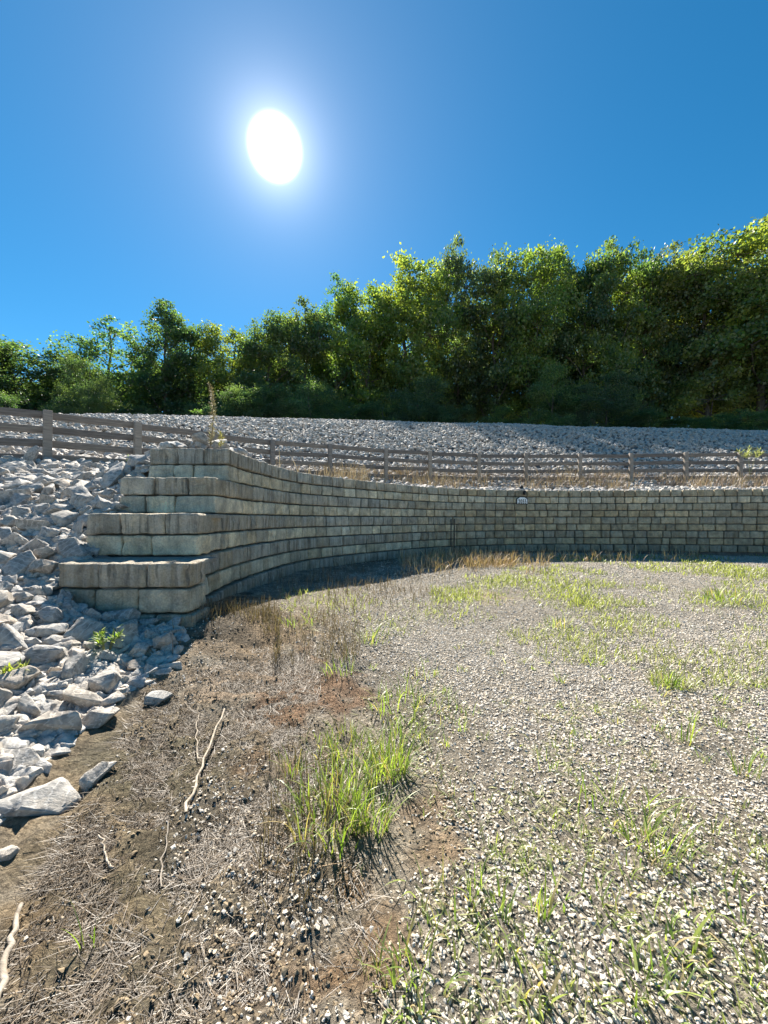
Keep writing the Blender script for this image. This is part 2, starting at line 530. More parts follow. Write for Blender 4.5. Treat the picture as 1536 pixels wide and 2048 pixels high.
def mat_bark():
    m, n, l, b = new_mat('bark')
    tcn = n.new('ShaderNodeTexCoord')
    f = noise(n, l, mapped(n, l, tcn.outputs['Object'], (6, 6, 1)), 2, 5, 0.6)
    r = ramp_node(n, [(0.3, (0.06, 0.05, 0.04)), (0.7, (0.20, 0.17, 0.14))]); l.new(f, r.inputs[0])
    l.new(r.outputs[0], b.inputs['Base Color'])
    b.inputs['Roughness'].default_value = 0.9
    return m
M_BARK = mat_bark()
def mat_plain(name, col, rough=0.5, metal=0.0, var=0.15):
    m, n, l, b = new_mat(name)
    geo = n.new('ShaderNodeNewGeometry')
    f = noise(n, l, geo.outputs['Position'], 35, 4, 0.6)
    r = ramp_node(n, [(0.3, tuple(c * (1 - var) for c in col)), (0.7, tuple(min(1, c * (1 + var)) for c in col))]); l.new(f, r.inputs[0])
    l.new(r.outputs[0], b.inputs['Base Color'])
    b.inputs['Roughness'].default_value = rough
    b.inputs['Metallic'].default_value = metal
    return m

# ------------------------------------------------------------------ ground sheets
def grid_sheet(xs, ys, hfn, keep=None):
    Xg, Yg = np.meshgrid(xs, ys)
    H = hfn(Xg, Yg)
    V = np.c_[Xg.ravel(), Yg.ravel(), H.ravel() + EYE]
    nx, ny = len(xs), len(ys)
    i = np.arange(nx * ny).reshape(ny, nx)
    Q = np.stack([i[:-1, :-1], i[:-1, 1:], i[1:, 1:], i[1:, :-1]], -1).reshape(-1, 4)
    if keep is not None:
        k = keep(Xg, Yg)
        kq = k.ravel()[Q].all(1)
        Q = Q[kq]
        used, inv = np.unique(Q, return_inverse=True)
        V = V[used]; Q = inv.reshape(Q.shape)
    return V, Q

def far_spacing(a0, step, grow, end):
    out, x, s = [], a0, step
    while x < end:
        out.append(x); x += s; s *= grow
    out.append(end)
    return np.array(out)
xr = far_spacing(0, 0.022, 1.0135, 70)
xl = -far_spacing(0, 0.022, 1.018, 30)[1:][::-1]
xs = np.r_[xl, xr]
ys = np.r_[-far_spacing(-0.9, 0.08, 1.15, 40)[1:][::-1], far_spacing(0.9, 0.016, 1.0125, 16)]

# soil colour patches: centre and radii as seen from the yard's entrance, projected onto the ground
PATCH = [(1150, 1300, 900, 240, (0.31, 0.28, 0.235), 1.0),
         (250, 1700, 420, 420, (0.37, 0.29, 0.19), 1.0), (330, 1560, 190, 130, (0.20, 0.18, 0.12), .8), (120, 1760, 150, 80, (0.24, 0.21, 0.14), .7), (420, 1640, 160, 50, (0.16, 0.13, 0.09), .7), (600, 1780, 120, 90, (0.26, 0.21, 0.14), .8),
         (480, 1280, 200, 60, (0.33, 0.25, 0.165), 1.0), (620, 1390, 130, 62, (0.32, 0.20, 0.125), .9), (470, 1345, 110, 45, (0.50, 0.38, 0.27), .8),
         (560, 1560, 90, 60, (0.36, 0.24, 0.15), .8), (730, 1890, 75, 150, (0.42, 0.285, 0.17), .9), (850, 1700, 95, 60, (0.44, 0.31, 0.19), .8), (840, 1600, 80, 50, (0.36, 0.26, 0.17), .8),
         (540, 1960, 130, 55, (0.32, 0.20, 0.11), .8), (80, 1850, 140, 60, (0.34, 0.25, 0.15), .7), (260, 1950, 160, 80, (0.23, 0.20, 0.14), .8), (380, 1800, 150, 60, (0.30, 0.25, 0.16), .8),
         (640, 1230, 90, 30, (0.33, 0.27, 0.2), .8), (990, 1190, 90, 12, (0.45, 0.36, 0.25), .8), (980, 1105, 120, 16, (0.33, 0.2, 0.11), .7), (1350, 1420, 90, 25, (0.42, 0.34, 0.24), .6),
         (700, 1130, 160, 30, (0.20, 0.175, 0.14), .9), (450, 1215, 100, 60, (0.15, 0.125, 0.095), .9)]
def soil_colour(X, Y, H):
    px, py = to_px(X, np.maximum(Y, 0.25), H)
    py = np.where(Y < 0.25, 6000, py)
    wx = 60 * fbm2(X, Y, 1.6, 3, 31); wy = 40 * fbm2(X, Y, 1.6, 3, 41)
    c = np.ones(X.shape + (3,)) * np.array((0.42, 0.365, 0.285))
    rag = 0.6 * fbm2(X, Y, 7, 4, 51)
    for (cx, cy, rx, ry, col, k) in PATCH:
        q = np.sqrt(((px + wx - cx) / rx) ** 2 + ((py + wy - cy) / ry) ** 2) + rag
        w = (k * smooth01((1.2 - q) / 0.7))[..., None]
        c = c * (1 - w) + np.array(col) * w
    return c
EDGE_Y = [1100, 1150, 1200, 1250, 1300, 1350, 1450, 1550, 1650, 1750, 1850, 1950, 2048, 2600]
EDGE_X = [860, 720, 640, 640, 690, 760, 850, 830, 850, 820, 800, 720, 640, 500]
BARE = [(850, 1690, 90, 50), (730, 1890, 70, 150), (620, 1390, 120, 60), (990, 1190, 80, 10), (840, 1600, 60, 40)]
def gravel_density(X, Y, H):
    px, py = to_px(X, np.maximum(Y, 0.25), H)
    py = np.where(Y < 0.25, 2600, py)
    e = np.interp(py, EDGE_Y, EDGE_X) + 70 * fbm2(X, Y, 1.8, 4, 61)
    g = smooth01((px - e + 170) / 330)
    base = np.where((py > 1560) & (px > 100), 0.55, 0.24)
    base = base * smooth01(0.5 + 1.1 * fbm2(X, Y, 2.6, 3, 71))
    g = np.maximum(g, base)
    for cx, cy, rx, ry in BARE:
        q = np.sqrt(((px - cx) / rx) ** 2 + ((py - cy) / ry) ** 2) + 0.3 * fbm2(X, Y, 5, 3, 81)
        g = g * (1 - 0.85 * smooth01((1.15 - q) / 0.4))
    g = g * (0.55 + 0.45 * smooth01(0.9 + 1.5 * fbm2(X, Y, 1.1, 4, 91)))
    return g

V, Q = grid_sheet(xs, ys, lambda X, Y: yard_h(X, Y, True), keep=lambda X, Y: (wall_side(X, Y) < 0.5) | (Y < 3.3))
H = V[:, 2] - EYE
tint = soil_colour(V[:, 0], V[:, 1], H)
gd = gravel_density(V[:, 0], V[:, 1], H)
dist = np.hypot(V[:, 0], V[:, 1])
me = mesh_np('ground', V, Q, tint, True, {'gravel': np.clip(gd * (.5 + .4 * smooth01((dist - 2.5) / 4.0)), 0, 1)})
ground = tag(link('ground', me, M_GROUND), 'gravel and bare soil yard in front of the curved wall', 'ground', kind='structure')

xs2 = np.r_[np.linspace(-75, -14, 40)[:-1], np.linspace(-14, -1.0, 110)[:-1], np.linspace(-1, 22, 140)[:-1], np.linspace(22, 75, 36)]
ys2 = np.r_[np.linspace(-8, 1, 20)[:-1], np.linspace(1, 18, 140)[:-1], np.linspace(18, 42, 60)[:-1], np.linspace(42, 80, 16)]
def bank_keep(X, Y):
    s = wall_side(X, Y)
    right = (Y > 3.3) & (s > 0.18)
    left = (Y <= 3.3) & (X < -0.9)
    return (right & (Y > 2)) & ~((X > -1.6) & (Y < 5)) & ~((X > 19.5) & (Y < 10.5 - (X - 19.5) * .2)) | left
V, Q = grid_sheet(xs2, ys2, lambda X, Y: bank_h(X, Y, True) - .07, keep=bank_keep)
me = mesh_np('hillside', V, Q, None, True)
hillside = tag(link('hillside', me, M_HILL), 'sloping hillside under the rock cover behind the wall', 'hillside', kind='structure')
me = mesh_np('terrain', np.array([(-900, -900, -.6), (900, -900, -.6), (900, 900, -.6), (-900, 900, -.6)]), np.array([[0, 1, 2, 3]]))
tag(link('terrain', me, M_HILL), 'flat land around the yard reaching the horizon', 'terrain', kind='structure')

# ------------------------------------------------------------------ retaining wall
def box_axis(h, r, m):
    r = min(r, h * 0.45)
    return np.r_[-h, -h + 0.3 * r, np.linspace(-h + r, h - r, m + 1), h - 0.3 * r, h], r
_topo = {}
def box_topology(nx, ny, nz):
    k = (nx, ny, nz)
    if k in _topo: return _topo[k]
    idx, V, Fs = {}, [], []
    def vid(a):
        if a not in idx: idx[a] = len(V); V.append(a)
        return idx[a]
    for ax in range(3):
        o = [i for i in range(3) if i != ax]
        nn = (nx, ny, nz)
        for side in (0, nn[ax] - 1):
            for i in range(nn[o[0]] - 1):
                for j in range(nn[o[1]] - 1):
                    q = []
                    for (di, dj) in ((0, 0), (1, 0), (1, 1), (0, 1)):
                        a = [0, 0, 0]; a[ax] = side; a[o[0]] = i + di; a[o[1]] = j + dj
                        q.append(vid(tuple(a)))
                    flip = (side == 0) ^ (ax == 1)
                    Fs.append(q[::-1] if flip else q)
    _topo[k] = (np.array(V), np.array(Fs))
    return _topo[k]
def rounded_box(w, d, h, r, mx, my, mz, amp=0.0, seed=0, freq=7.0, off=(0, 0, 0)):
    ax, r1 = box_axis(w / 2, r, mx); ay, r2 = box_axis(d / 2, r, my); az, r3 = box_axis(h / 2, r, mz)
    I, Fs = box_topology(len(ax), len(ay), len(az))
    p = np.c_[ax[I[:, 0]], ay[I[:, 1]], az[I[:, 2]]]
    rr = min(r1, r2, r3)
    inner = np.clip(p, [-w / 2 + rr, -d / 2 + rr, -h / 2 + rr], [w / 2 - rr, d / 2 - rr, h / 2 - rr])
    q = p - inner
    ln = np.linalg.norm(q, axis=1, keepdims=True)
    p = inner + np.where(ln > 1e-9, q / np.maximum(ln, 1e-9) * rr, 0)
    if amp:
        c = p / np.maximum(np.linalg.norm(p, axis=1, keepdims=True), 1e-6)
        P3 = p * freq + np.array(off)
        p = p + c * amp * fbm(P3, 3, seed)[:, None]
    return p, Fs

ROW = 0.229
TOP = 0.98
PAIR_D = [5.30, 4.75, 4.05, 3.45, 3.42]
PAIR_L = [-3.25, -3.27, -3.14, -2.94, -3.0]
wall = empty('retaining_wall', W3(-2.2, 5.0, -1.05))
tag(wall, 'long curved retaining wall of grey split-face blocks, its near end stepped', 'wall')
stones = []     # (mesh vertices local, faces, tint, location, rotz, apparent size)
def stone_tint(X, row, n):
    t = min(1, max(0, (X + 0.5) / 3.0))
    if row % 2 == 0:
        base = np.array((0.235, 0.235, 0.222)) * (1 - t) + np.array((0.205, 0.194, 0.162)) * t
        st = 0.75 * (1 - t) + 0.3 * t
    else:
        base = np.array((0.34, 0.335, 0.30)) * (1 - t) + np.array((0.235, 0.214, 0.17)) * t
        st = 0.35 * (1 - t) + 0.15 * t
    if row == 0: base = base * 0.95
    if row == 1 and t > 0.5: base = base * 1.35 + np.array((0.03, 0.04, 0.05)); st = .5
    if row >= 6: base = base * 0.85
    if row == 8: base = base * 0.75
    base = base * np.array((2.12, 1.84, 1.48))
    v = random.uniform(0.74, 1.26)
    hue = random.uniform(-1, 1)
    c = base * v * np.array((1 + 0.06 * hue, 1, 1 - 0.09 * hue))
    return np.r_[c, st * random.uniform(0.5, 1.25)]
def add_stone(w, d, h, X, Y, hc, rz, row, near):
    if near: mx, my, mz, r = 10, 5, 7, 0.024
    else: mx, my, mz, r = 3, 1, 2, 0.024
    off = (random.uniform(0, 50), random.uniform(0, 50), random.uniform(0, 50))
    p, Fs = rounded_box(w, d, h, r, mx, my, mz, 0.013 if near else 0.012, random.randint(0, 999), 11.0, off)
    app = w * h / (Y * Y)
    px, _ = to_px(X, Y, hc)
    if px > 1620: app *= 0.02
    stones.append((p, Fs, stone_tint(X, row, 1), (X, Y, hc + EYE), rz, app))
for r_ in range(9):
    p = r_ // 2
    out = 0.045 * p
    s0 = wall_s_at_depth(PAIR_D[p])
    cx, cy, tx, ty = wall_at(s0)
    hc = TOP - ROW * (r_ + 0.5)
    hh = ROW - (0.012 if r_ % 2 == 0 else 0.02)
    # stepped end: a corner stone and two or three stones to its left
    corner_x = cx + out
    wc = (0.37, 0.50)[r_ % 2] * random.uniform(0.93, 1.06)
    add_stone(wc - .01, 0.34, hh, corner_x - wc / 2, PAIR_D[p] + .17, hc, 0.0, r_, True)
    left = corner_x - wc
    rest = left - PAIR_L[p]
    nrest = 2
    f = random.uniform(0.42, 0.58)
    for a, b in ((0, f), (f, 1)):
        w = rest * (b - a)
        add_stone(w - .012, 0.30, hh, left - rest * (a + b) / 2, PAIR_D[p] + .15 + random.uniform(-.012, .012), hc, random.uniform(-.01, .01), r_, True)
# the curved face: blocks of two rows, each row of a block split into a few stones
for p in range(5):
    out = 0.045 * p
    s = wall_s_at_depth(PAIR_D[p]) + 0.345
    rows = (2 * p, 2 * p + 1) if p < 4 else (8,)
    first = random.uniform(0.5, 1.1)
    while s < WL - 1.2:
        L = first if first else random.uniform(1.08, 1.2)
        first = None
        for r_ in rows:
            n = max(1, int(round(L / 0.40)))
            cuts = np.r_[0, np.sort((np.arange(1, n) + rng.uniform(-.28, .28, n - 1)) / n), 1] * L
            for a, b in zip(cuts[:-1], cuts[1:]):
                xa, ya, tx, ty = wall_at(s + (a + b) / 2)
                k = out - 0.11 + random.uniform(-.008, .008)
                X, Y = xa + ty * k, ya - tx * k
                hh = ROW - (0.018 if r_ % 2 == 0 else 0.03)
                add_stone((b - a) - (.018 if Y < 7.2 else .028), 0.22, hh, X, Y, TOP - ROW * (r_ + .5), math.atan2(ty, tx) + random.uniform(-.012, .012), r_, Y < 7.2)
        s += L
stones.sort(key=lambda t: -t[5])
wloc = Vector(wall.location)
for p, Fs, t, loc, rz, app in stones[:300]:
    me = mesh_np('stone_block', p, Fs, np.tile(t, (len(p), 1)), True)
    o = link('stone_block', me, M_STONE, wall, Vector(loc) - wloc)
    o.rotation_euler = (0, 0, rz)
VV, FF, TT, n0 = [], [], [], 0
for p, Fs, t, loc, rz, app in stones[300:]:
    c, s_ = math.cos(rz), math.sin(rz)
    q = np.c_[p[:, 0] * c - p[:, 1] * s_, p[:, 0] * s_ + p[:, 1] * c, p[:, 2]] + np.array(Vector(loc) - wloc)
    VV.append(q); FF.append(Fs + n0); TT.append(np.tile(t, (len(p), 1))); n0 += len(p)
me = mesh_np('stone_facing', np.vstack(VV), np.vstack(FF), np.vstack(TT), True)
o = link('stone_facing', me, M_STONE, wall); o['kind'] = 'stuff'
# concrete core behind the facing stones
VV, FF, n0 = [], [], 0
def add_prism(xy, z0, z1):
    global n0
    n = len(xy)
    V = np.vstack([np.c_[xy, np.full(n, z0)], np.c_[xy, np.full(n, z1)]])
    return V
core_bm = bmesh.new()
def core_poly(xy, z0, z1):
    lo = [core_bm.verts.new((x, y, z0)) for x, y in xy]
    hi = [core_bm.verts.new((x, y, z1)) for x, y in xy]
    core_bm.faces.new(hi)
    core_bm.faces.new(lo[::-1])
    n = len(xy)
    for i in range(n):
        core_bm.faces.new((lo[i], lo[(i + 1) % n], hi[(i + 1) % n], hi[i]))
for p in range(5):
    out = 0.045 * p
    z1 = TOP - 2 * ROW * p - 0.016 + EYE
    z0 = z1 - 2 * ROW - 0.02
    s0 = wall_s_at_depth(PAIR_D[p]) + 0.2
    ss = np.arange(s0, WL - 0.9, 0.3)
    for a, b in zip(ss[:-1], ss[1:]):
        x0, y0, tx0, ty0 = wall_at(a); x1, y1, tx1, ty1 = wall_at(b)
        f_, g_ = out - 0.09, -0.62
        core_poly([(x0 + ty0 * g_, y0 - tx0 * g_), (x0 + ty0 * f_, y0 - tx0 * f_), (x1 + ty1 * f_, y1 - tx1 * f_), (x1 + ty1 * g_, y1 - tx1 * g_)], z0, z1)
    cx, cy, tx, ty = wall_at(wall_s_at_depth(PAIR_D[p]))
    back = (PAIR_D[p - 1] + 0.5) if p else 6.2
    dd_ = np.linspace(PAIR_D[p], back, 12)
    xr_ = min(float(np.interp(d_, WC[:120, 1], WC[:120, 0])) for d_ in dd_) + out - 0.14
    core_poly([(PAIR_L[p] + .02, PAIR_D[p] + .12), (xr_, PAIR_D[p] + .12), (xr_, back), (PAIR_L[p] + .02, back)], z0 + .004, z1 + .004)
bmesh.ops.translate(core_bm, verts=core_bm.verts, vec=-wloc)
me = bpy.data.meshes.new('core'); core_bm.to_mesh(me); core_bm.free()
link('core', me, M_CORE, wall)
# tread slabs of the steps
for p in range(1, 4):
    cx = wall_at(wall_s_at_depth(PAIR_D[p]))[0] + 0.045 * p
    x0, x1, y0, y1 = PAIR_L[p] + .01, cx - .02, PAIR_D[p] + .27, PAIR_D[p - 1] + .03
    q, Fs = rounded_box(x1 - x0, y1 - y0, .05, .01, 14, 6, 1, .006, p, 9)
    me = mesh_np('tread', q, Fs, np.tile((0.33, 0.32, 0.29, 0.15), (len(q), 1)), True)
    link('tread', me, M_STONE, wall, W3((x0 + x1) / 2, (y0 + y1) / 2, TOP - 2 * ROW * p - .03) - wloc)

# ------------------------------------------------------------------ fence
fence = empty('board_fence', W3(*posts[6][:2], posts[6][2] - POST_H))
tag(fence, 'weathered four-board wooden fence curving along the rocks above the wall', 'fence')
floc = Vector(fence.location)
for i, (x, y, t) in enumerate(posts):
    j0, j1 = max(0, i - 1), min(len(posts) - 1, i + 1)
    rz = math.atan2(posts[j1][1] - posts[j0][1], posts[j1][0] - posts[j0][0])
    w = 0.17 if i < 4 else 0.145
    q, Fs = rounded_box(w, w, POST_H + .45, .012, 1, 1, 6, .004, i, 5)
    q[:, :2] += (random.uniform(-.02, .02) * (q[:, 2:3] / 1.5))
    me = mesh_np('post', q, Fs)
    o = link('post', me, M_POST, fence, W3(x, y, t - (POST_H + .45) / 2 + random.uniform(0, .02)) - floc)
    o.rotation_euler = (random.uniform(-.012, .012), random.uniform(-.012, .012), rz)
for i in range(len(posts) - 1):
    a, b = posts[i], posts[i + 1]
    rz = math.atan2(b[1] - a[1], b[0] - a[0])
    L = math.hypot(b[0] - a[0], b[1] - a[1])
    nx, ny = -math.sin(rz), math.cos(rz)                      # away from the yard
    for k in range(4):
        rh = 0.175 if i < 4 else 0.15
        drop = 0.09 + k * (POST_H - 0.18) / 3.25
        z = (a[2] + b[2]) / 2 - drop + random.uniform(-.012, .012)
        q, Fs = rounded_box(L + random.uniform(.0, .03), 0.04, rh, .006, 10, 1, 1, 0, i * 7 + k, 5)
        q[:, 2] += 0.012 * np.sin(q[:, 0] / L * 3.0 + random.uniform(0, 6)) * random.choice((-1, 1))
        me = mesh_np('rail', q, Fs)
        o = link('rail', me, M_RAIL, fence, W3((a[0] + b[0]) / 2 + nx * .10, (a[1] + b[1]) / 2 + ny * .10, z) - floc)
        pitch = -math.atan2(b[2] - a[2], L)
        o.rotation_euler = Euler((0, pitch + random.uniform(-.004, .004), rz), 'XYZ')

# ------------------------------------------------------------------ rocks
def rock_mesh(name, seed, npts=16, hi=True, flat=0.65):
    rs = np.random.default_rng(seed)
    bm = bmesh.new()
    for _ in range(npts):
        v = rs.normal(size=3)
        v /= np.abs(v).max() ** 0.55 * np.linalg.norm(v) ** 0.45
        v *= rs.uniform(0.8, 1.0)
        bm.verts.new((v[0] * 0.5, v[1] * 0.5 * rs.uniform(.75, .95), v[2] * 0.5 * flat))
    res = bmesh.ops.convex_hull(bm, input=bm.verts[:])
    bmesh.ops.delete(bm, geom=[g for g in res['geom_interior'] if isinstance(g, bmesh.types.BMVert)], context='VERTS')
    bmesh.ops.delete(bm, geom=[v for v in bm.verts if not v.link_faces], context='VERTS')
    if hi:
        bmesh.ops.dissolve_limit(bm, angle_limit=0.22, verts=bm.verts[:], edges=bm.edges[:])
        bmesh.ops.bevel(bm, geom=bm.edges[:], offset=0.022, segments=1, affect='EDGES', profile=0.5)
        bmesh.ops.triangulate(bm, faces=bm.faces[:])
        for _ in range(2):
            long = [e for e in bm.edges if e.calc_length() > 0.11]
            if long: bmesh.ops.subdivide_edges(bm, edges=long, cuts=1)
            bmesh.ops.triangulate(bm, faces=bm.faces[:])
        bm.normal_update()
        co = np.array([v.co for v in bm.verts]); no = np.array([v.normal for v in bm.verts])
        d = 0.035 * fbm(co * 4 + seed * 3.1, 4, seed) + 0.012 * fbm(co * np.array((5, 5, 30)) + seed, 2, seed + 5)
        co = co + no * d[:, None]
        for v, c in zip(bm.verts, co): v.co = c
    bm.normal_update()
    bmesh.ops.recalc_face_normals(bm, faces=bm.faces[:])
    me = bpy.data.meshes.new(name)
    bm.to_mesh(me); bm.free()
    if hi:
        me.polygons.foreach_set('use_smooth', np.ones(len(me.polygons), dtype=bool))
        me.set_sharp_from_angle(angle=R(28))
    me.materials.append(M_ROCK)
    return me
ROCKS = [rock_mesh('rock', 100 + i, random.choice((11, 13, 15)), True, random.choice((.55, .65, .75, .85))) for i in range(18)]

def bank_normal(x, y, fn):
    e = 0.15
    hx = (fn(x + e, y) - fn(x - e, y)) / (2 * e); hy = (fn(x, y + e) - fn(x, y - e)) / (2 * e)
    return Vector((-float(hx), -float(hy), 1)).normalized()
placed = []       # x, y, r
rock_list = []    # placements
def put_rock(x, y, size, fn, sink=0.22, mesh=None, tilt=0.35, sc=None, rot=None, lift=0.0):
    me = mesh or random.choice(ROCKS)
    n = bank_normal(x, y, fn)
    q = n.to_track_quat('Z', 'Y') if rot is None else Euler((0, 0, 0)).to_quaternion()
    e = Euler(rot if rot else (random.gauss(0, tilt), random.gauss(0, tilt), random.uniform(0, 6.28))).to_quaternion()
    s = sc if sc else (random.uniform(.8, 1.25), random.uniform(.75, 1.1), random.uniform(.75, 1.15))
    h = float(fn(x, y)) + size * (0.5 * 0.65 - sink) + lift
    return dict(me=me, loc=W3(x, y, h), rot=(q @ e).to_euler(), sc=tuple(size * k for k in s), x=x, y=y, size=size)
both_h = lambda X, Y: np.maximum(bank_h(X, Y), yard_h(X, Y))
def named_rock(px, py, wpx, label, sc=(1.1, .9, 1.0), rot=None, mesh=0, fn=None, sink=.27, name='rock'):
    fn = fn or both_h
    x, y, h = hit(px, py, fn)
    size = wpx / F * y
    r = put_rock(x, y, size, fn, sink, ROCKS[mesh], 0.2, sc, rot)
    o = link(name, r['me'], None, None, r['loc'])
    o.rotation_euler = r['rot']; o.scale = r['sc']
    tag(o, label, 'rock', 'large rocks along the foot of the rock bank')
    placed.append((x, y, size * .5))
    return o
named_rock(70, 1605, 150, 'big pale wedge-shaped rock lowest in the bank, on dead grass', (1.1, .8, .75), (.25, .2, .3), 3)
named_rock(100, 1470, 125, 'big dark grey angular boulder with a lit flat top above the wedge-shaped rock', (1.1, .85, .95), (.3, -.15, .2), 6)
named_rock(187, 1450, 88, 'striped layered rock leaning on the big angular boulder', (1.1, .75, .7), (-.15, -.5, .25), 9)
named_rock(20, 1530, 105, 'layered grey slab cut off by the left edge of the view', (1.2, .9, .75), (.3, .3, .5), 12)
named_rock(198, 1560, 74, 'white-topped angular rock lying alone on dead stems', (1.0, .8, .85), (.1, -.25, .8), 1)
named_rock(320, 1400, 52, 'small pale flat-topped rock alone on the straw', (1.1, .9, .7), (.1, .1, .2), 5)
named_rock(243, 1240, 80, 'bluish slab leaning against the foot of the lowest step', (1.1, .7, .8), (.9, .2, .1), 7)
named_rock(283, 1310, 60, 'pointed grey rock in front of the lowest step', (.9, .8, 1.2), (.2, .5, .3), 10)
named_rock(92, 1150, 58, 'rounded rock standing at the end of the lowest step', (1.0, .9, 1.1), (.1, .1, .6), 14, sink=.05)
named_rock(156, 1075, 30, 'upright block-shaped rock wedged against the end of the third step', (.9, .8, 2.0), (.05, .05, .2), 2, sink=-.25)
named_rock(62, 932, 34, 'long slab standing tilted on the rocks by the fence post', (1.8, .7, .8), (0, -1.0, .1), 8, sink=-.2)
named_rock(8, 1710, 60, 'pale rock half out of the frame on the dead grass', (1, .9, .9), (.1, .2, .3), 11)
named_rock(310, 1345, 48, 'last grey rock of the bank beside the shaded corner', (1, .9, .9), (.3, .2, .3), 13)
named_rock(180, 1320, 62, 'flat-sided rock behind the small green weeds', (1.1, .9, .8), (.3, .2, .3), 15)

TOE_Y = [900, 1200, 1255, 1265, 1350, 1385, 1440, 1500, 1560, 1640, 1700, 1760]
TOE_X = [420, 400, 365, 355, 325, 235, 170, 95, 40, -30, -90, -140]
def toe_ok(x, y, h):
    px, py = to_px(x, y, h)
    return px < np.interp(py, TOE_Y, TOE_X)
def in_bank(x, y):
    if float(wing_left(y)) - .04 < x < -1.3 and 3.43 < y < 6.0: return False
    if x > -1.0 and y < 6: return False
    return True
cand = []
for _ in range(16000):
    y = random.uniform(1.0, 12.0) if random.random() < .6 else random.uniform(1.0, 6.0)
    x = -random.uniform(1.2, 1.15 * y + 1.2) if y < 5.6 else -random.uniform(2.6, 1.15 * y)
    cand.append((x, y))
cx_ = np.array(cand)
hb = bank_h(cx_[:, 0], cx_[:, 1]); hy_ = yard_h(cx_[:, 0], cx_[:, 1])
wsd = wall_side(cx_[:, 0], cx_[:, 1])
sizes = sorted([random.choice((random.uniform(.14, .24), random.uniform(.2, .34), random.uniform(.26, .42))) for _ in cand], reverse=True)
cells = {}
def can_place(x, y, r, k):
    ci, cj = int(x // .4), int(y // .4)
    for i in range(ci - 1, ci + 2):
        for j in range(cj - 1, cj + 2):
            for (a, b, rr) in cells.get((i, j), ()):
                if (a - x) ** 2 + (b - y) ** 2 < (k * (r + rr)) ** 2: return False
    return True
def add_cell(x, y, r):
    cells.setdefault((int(x // .4), int(y // .4)), []).append((x, y, r))
for t in placed: add_cell(*t)
for (x, y), hb_, hyy, w_, size in zip(cand, hb, hy_, wsd, sizes):
    if not in_bank(x, y) or (y > 3.4 and w_ < 0.3): continue
    if y < 3.6 and not toe_ok(x, y, max(hb_, hyy)): continue
    if y < 3.4 and x > -2.0 and size > .3: continue
    if WING_L - .18 < x < -1.6 and 3.15 < y < 3.5 and size > .2: continue
    if 3.4 < y < 5.6 and x > float(wing_left(y)) - .04 - .42 * size: continue
    if y < 5 and size > .33: continue
    if y < 7 and size > .25 and random.random() < .45: continue
    if not can_place(x, y, size * .5, 0.70): continue
    add_cell(x, y, size * .5)
    rock_list.append(put_rock(x, y, size, both_h, 0.16))
def app(r):
    px, py = to_px(r['x'], r['y'], 0)
    if px < -60 or px > 1600: return 0
    if r['y'] > 6 and r['x'] > -2.6: return 0
    return r['size'] / r['y']
rock_list.sort(key=app, reverse=True)
N_IND = 284
def top_zone(r):
    px = to_px(r['x'], r['y'], 0)[0]
    where = 'left of the first fence post' if px < 95 else 'between the first and second fence posts' if px < 275 else 'right of the second fence post'
    return 'high up, ' + where + (', lower down' if r['y'] < 8.5 else '')
for r in rock_list[:N_IND]:
    o = link('rock', r['me'], None, None, r['loc'])
    o.rotation_euler = r['rot']; o.scale = r['sc']
    zone = 'low in the bank near the dead grass' if r['y'] < 2.6 else 'in front of the lowest step' if r['x'] > -2.9 and r['y'] < 3.5 else 'in the bank level with the lowest step' if r['y'] < 3.9 else \
        'in the bank level with the third step' if r['y'] < 4.6 else 'in the bank level with the second step' if r['y'] < 5.3 else 'in the bank level with the top step' if r['y'] < 7 else top_zone(r)
    look = 'large' if r['size'] > .29 else 'middling' if r['size'] > .2 else 'small'
    lab = '%s grey limestone rock %s' % (look, zone)
    tag(o, lab, 'rock', 'loose rocks of the bank beside the steps')

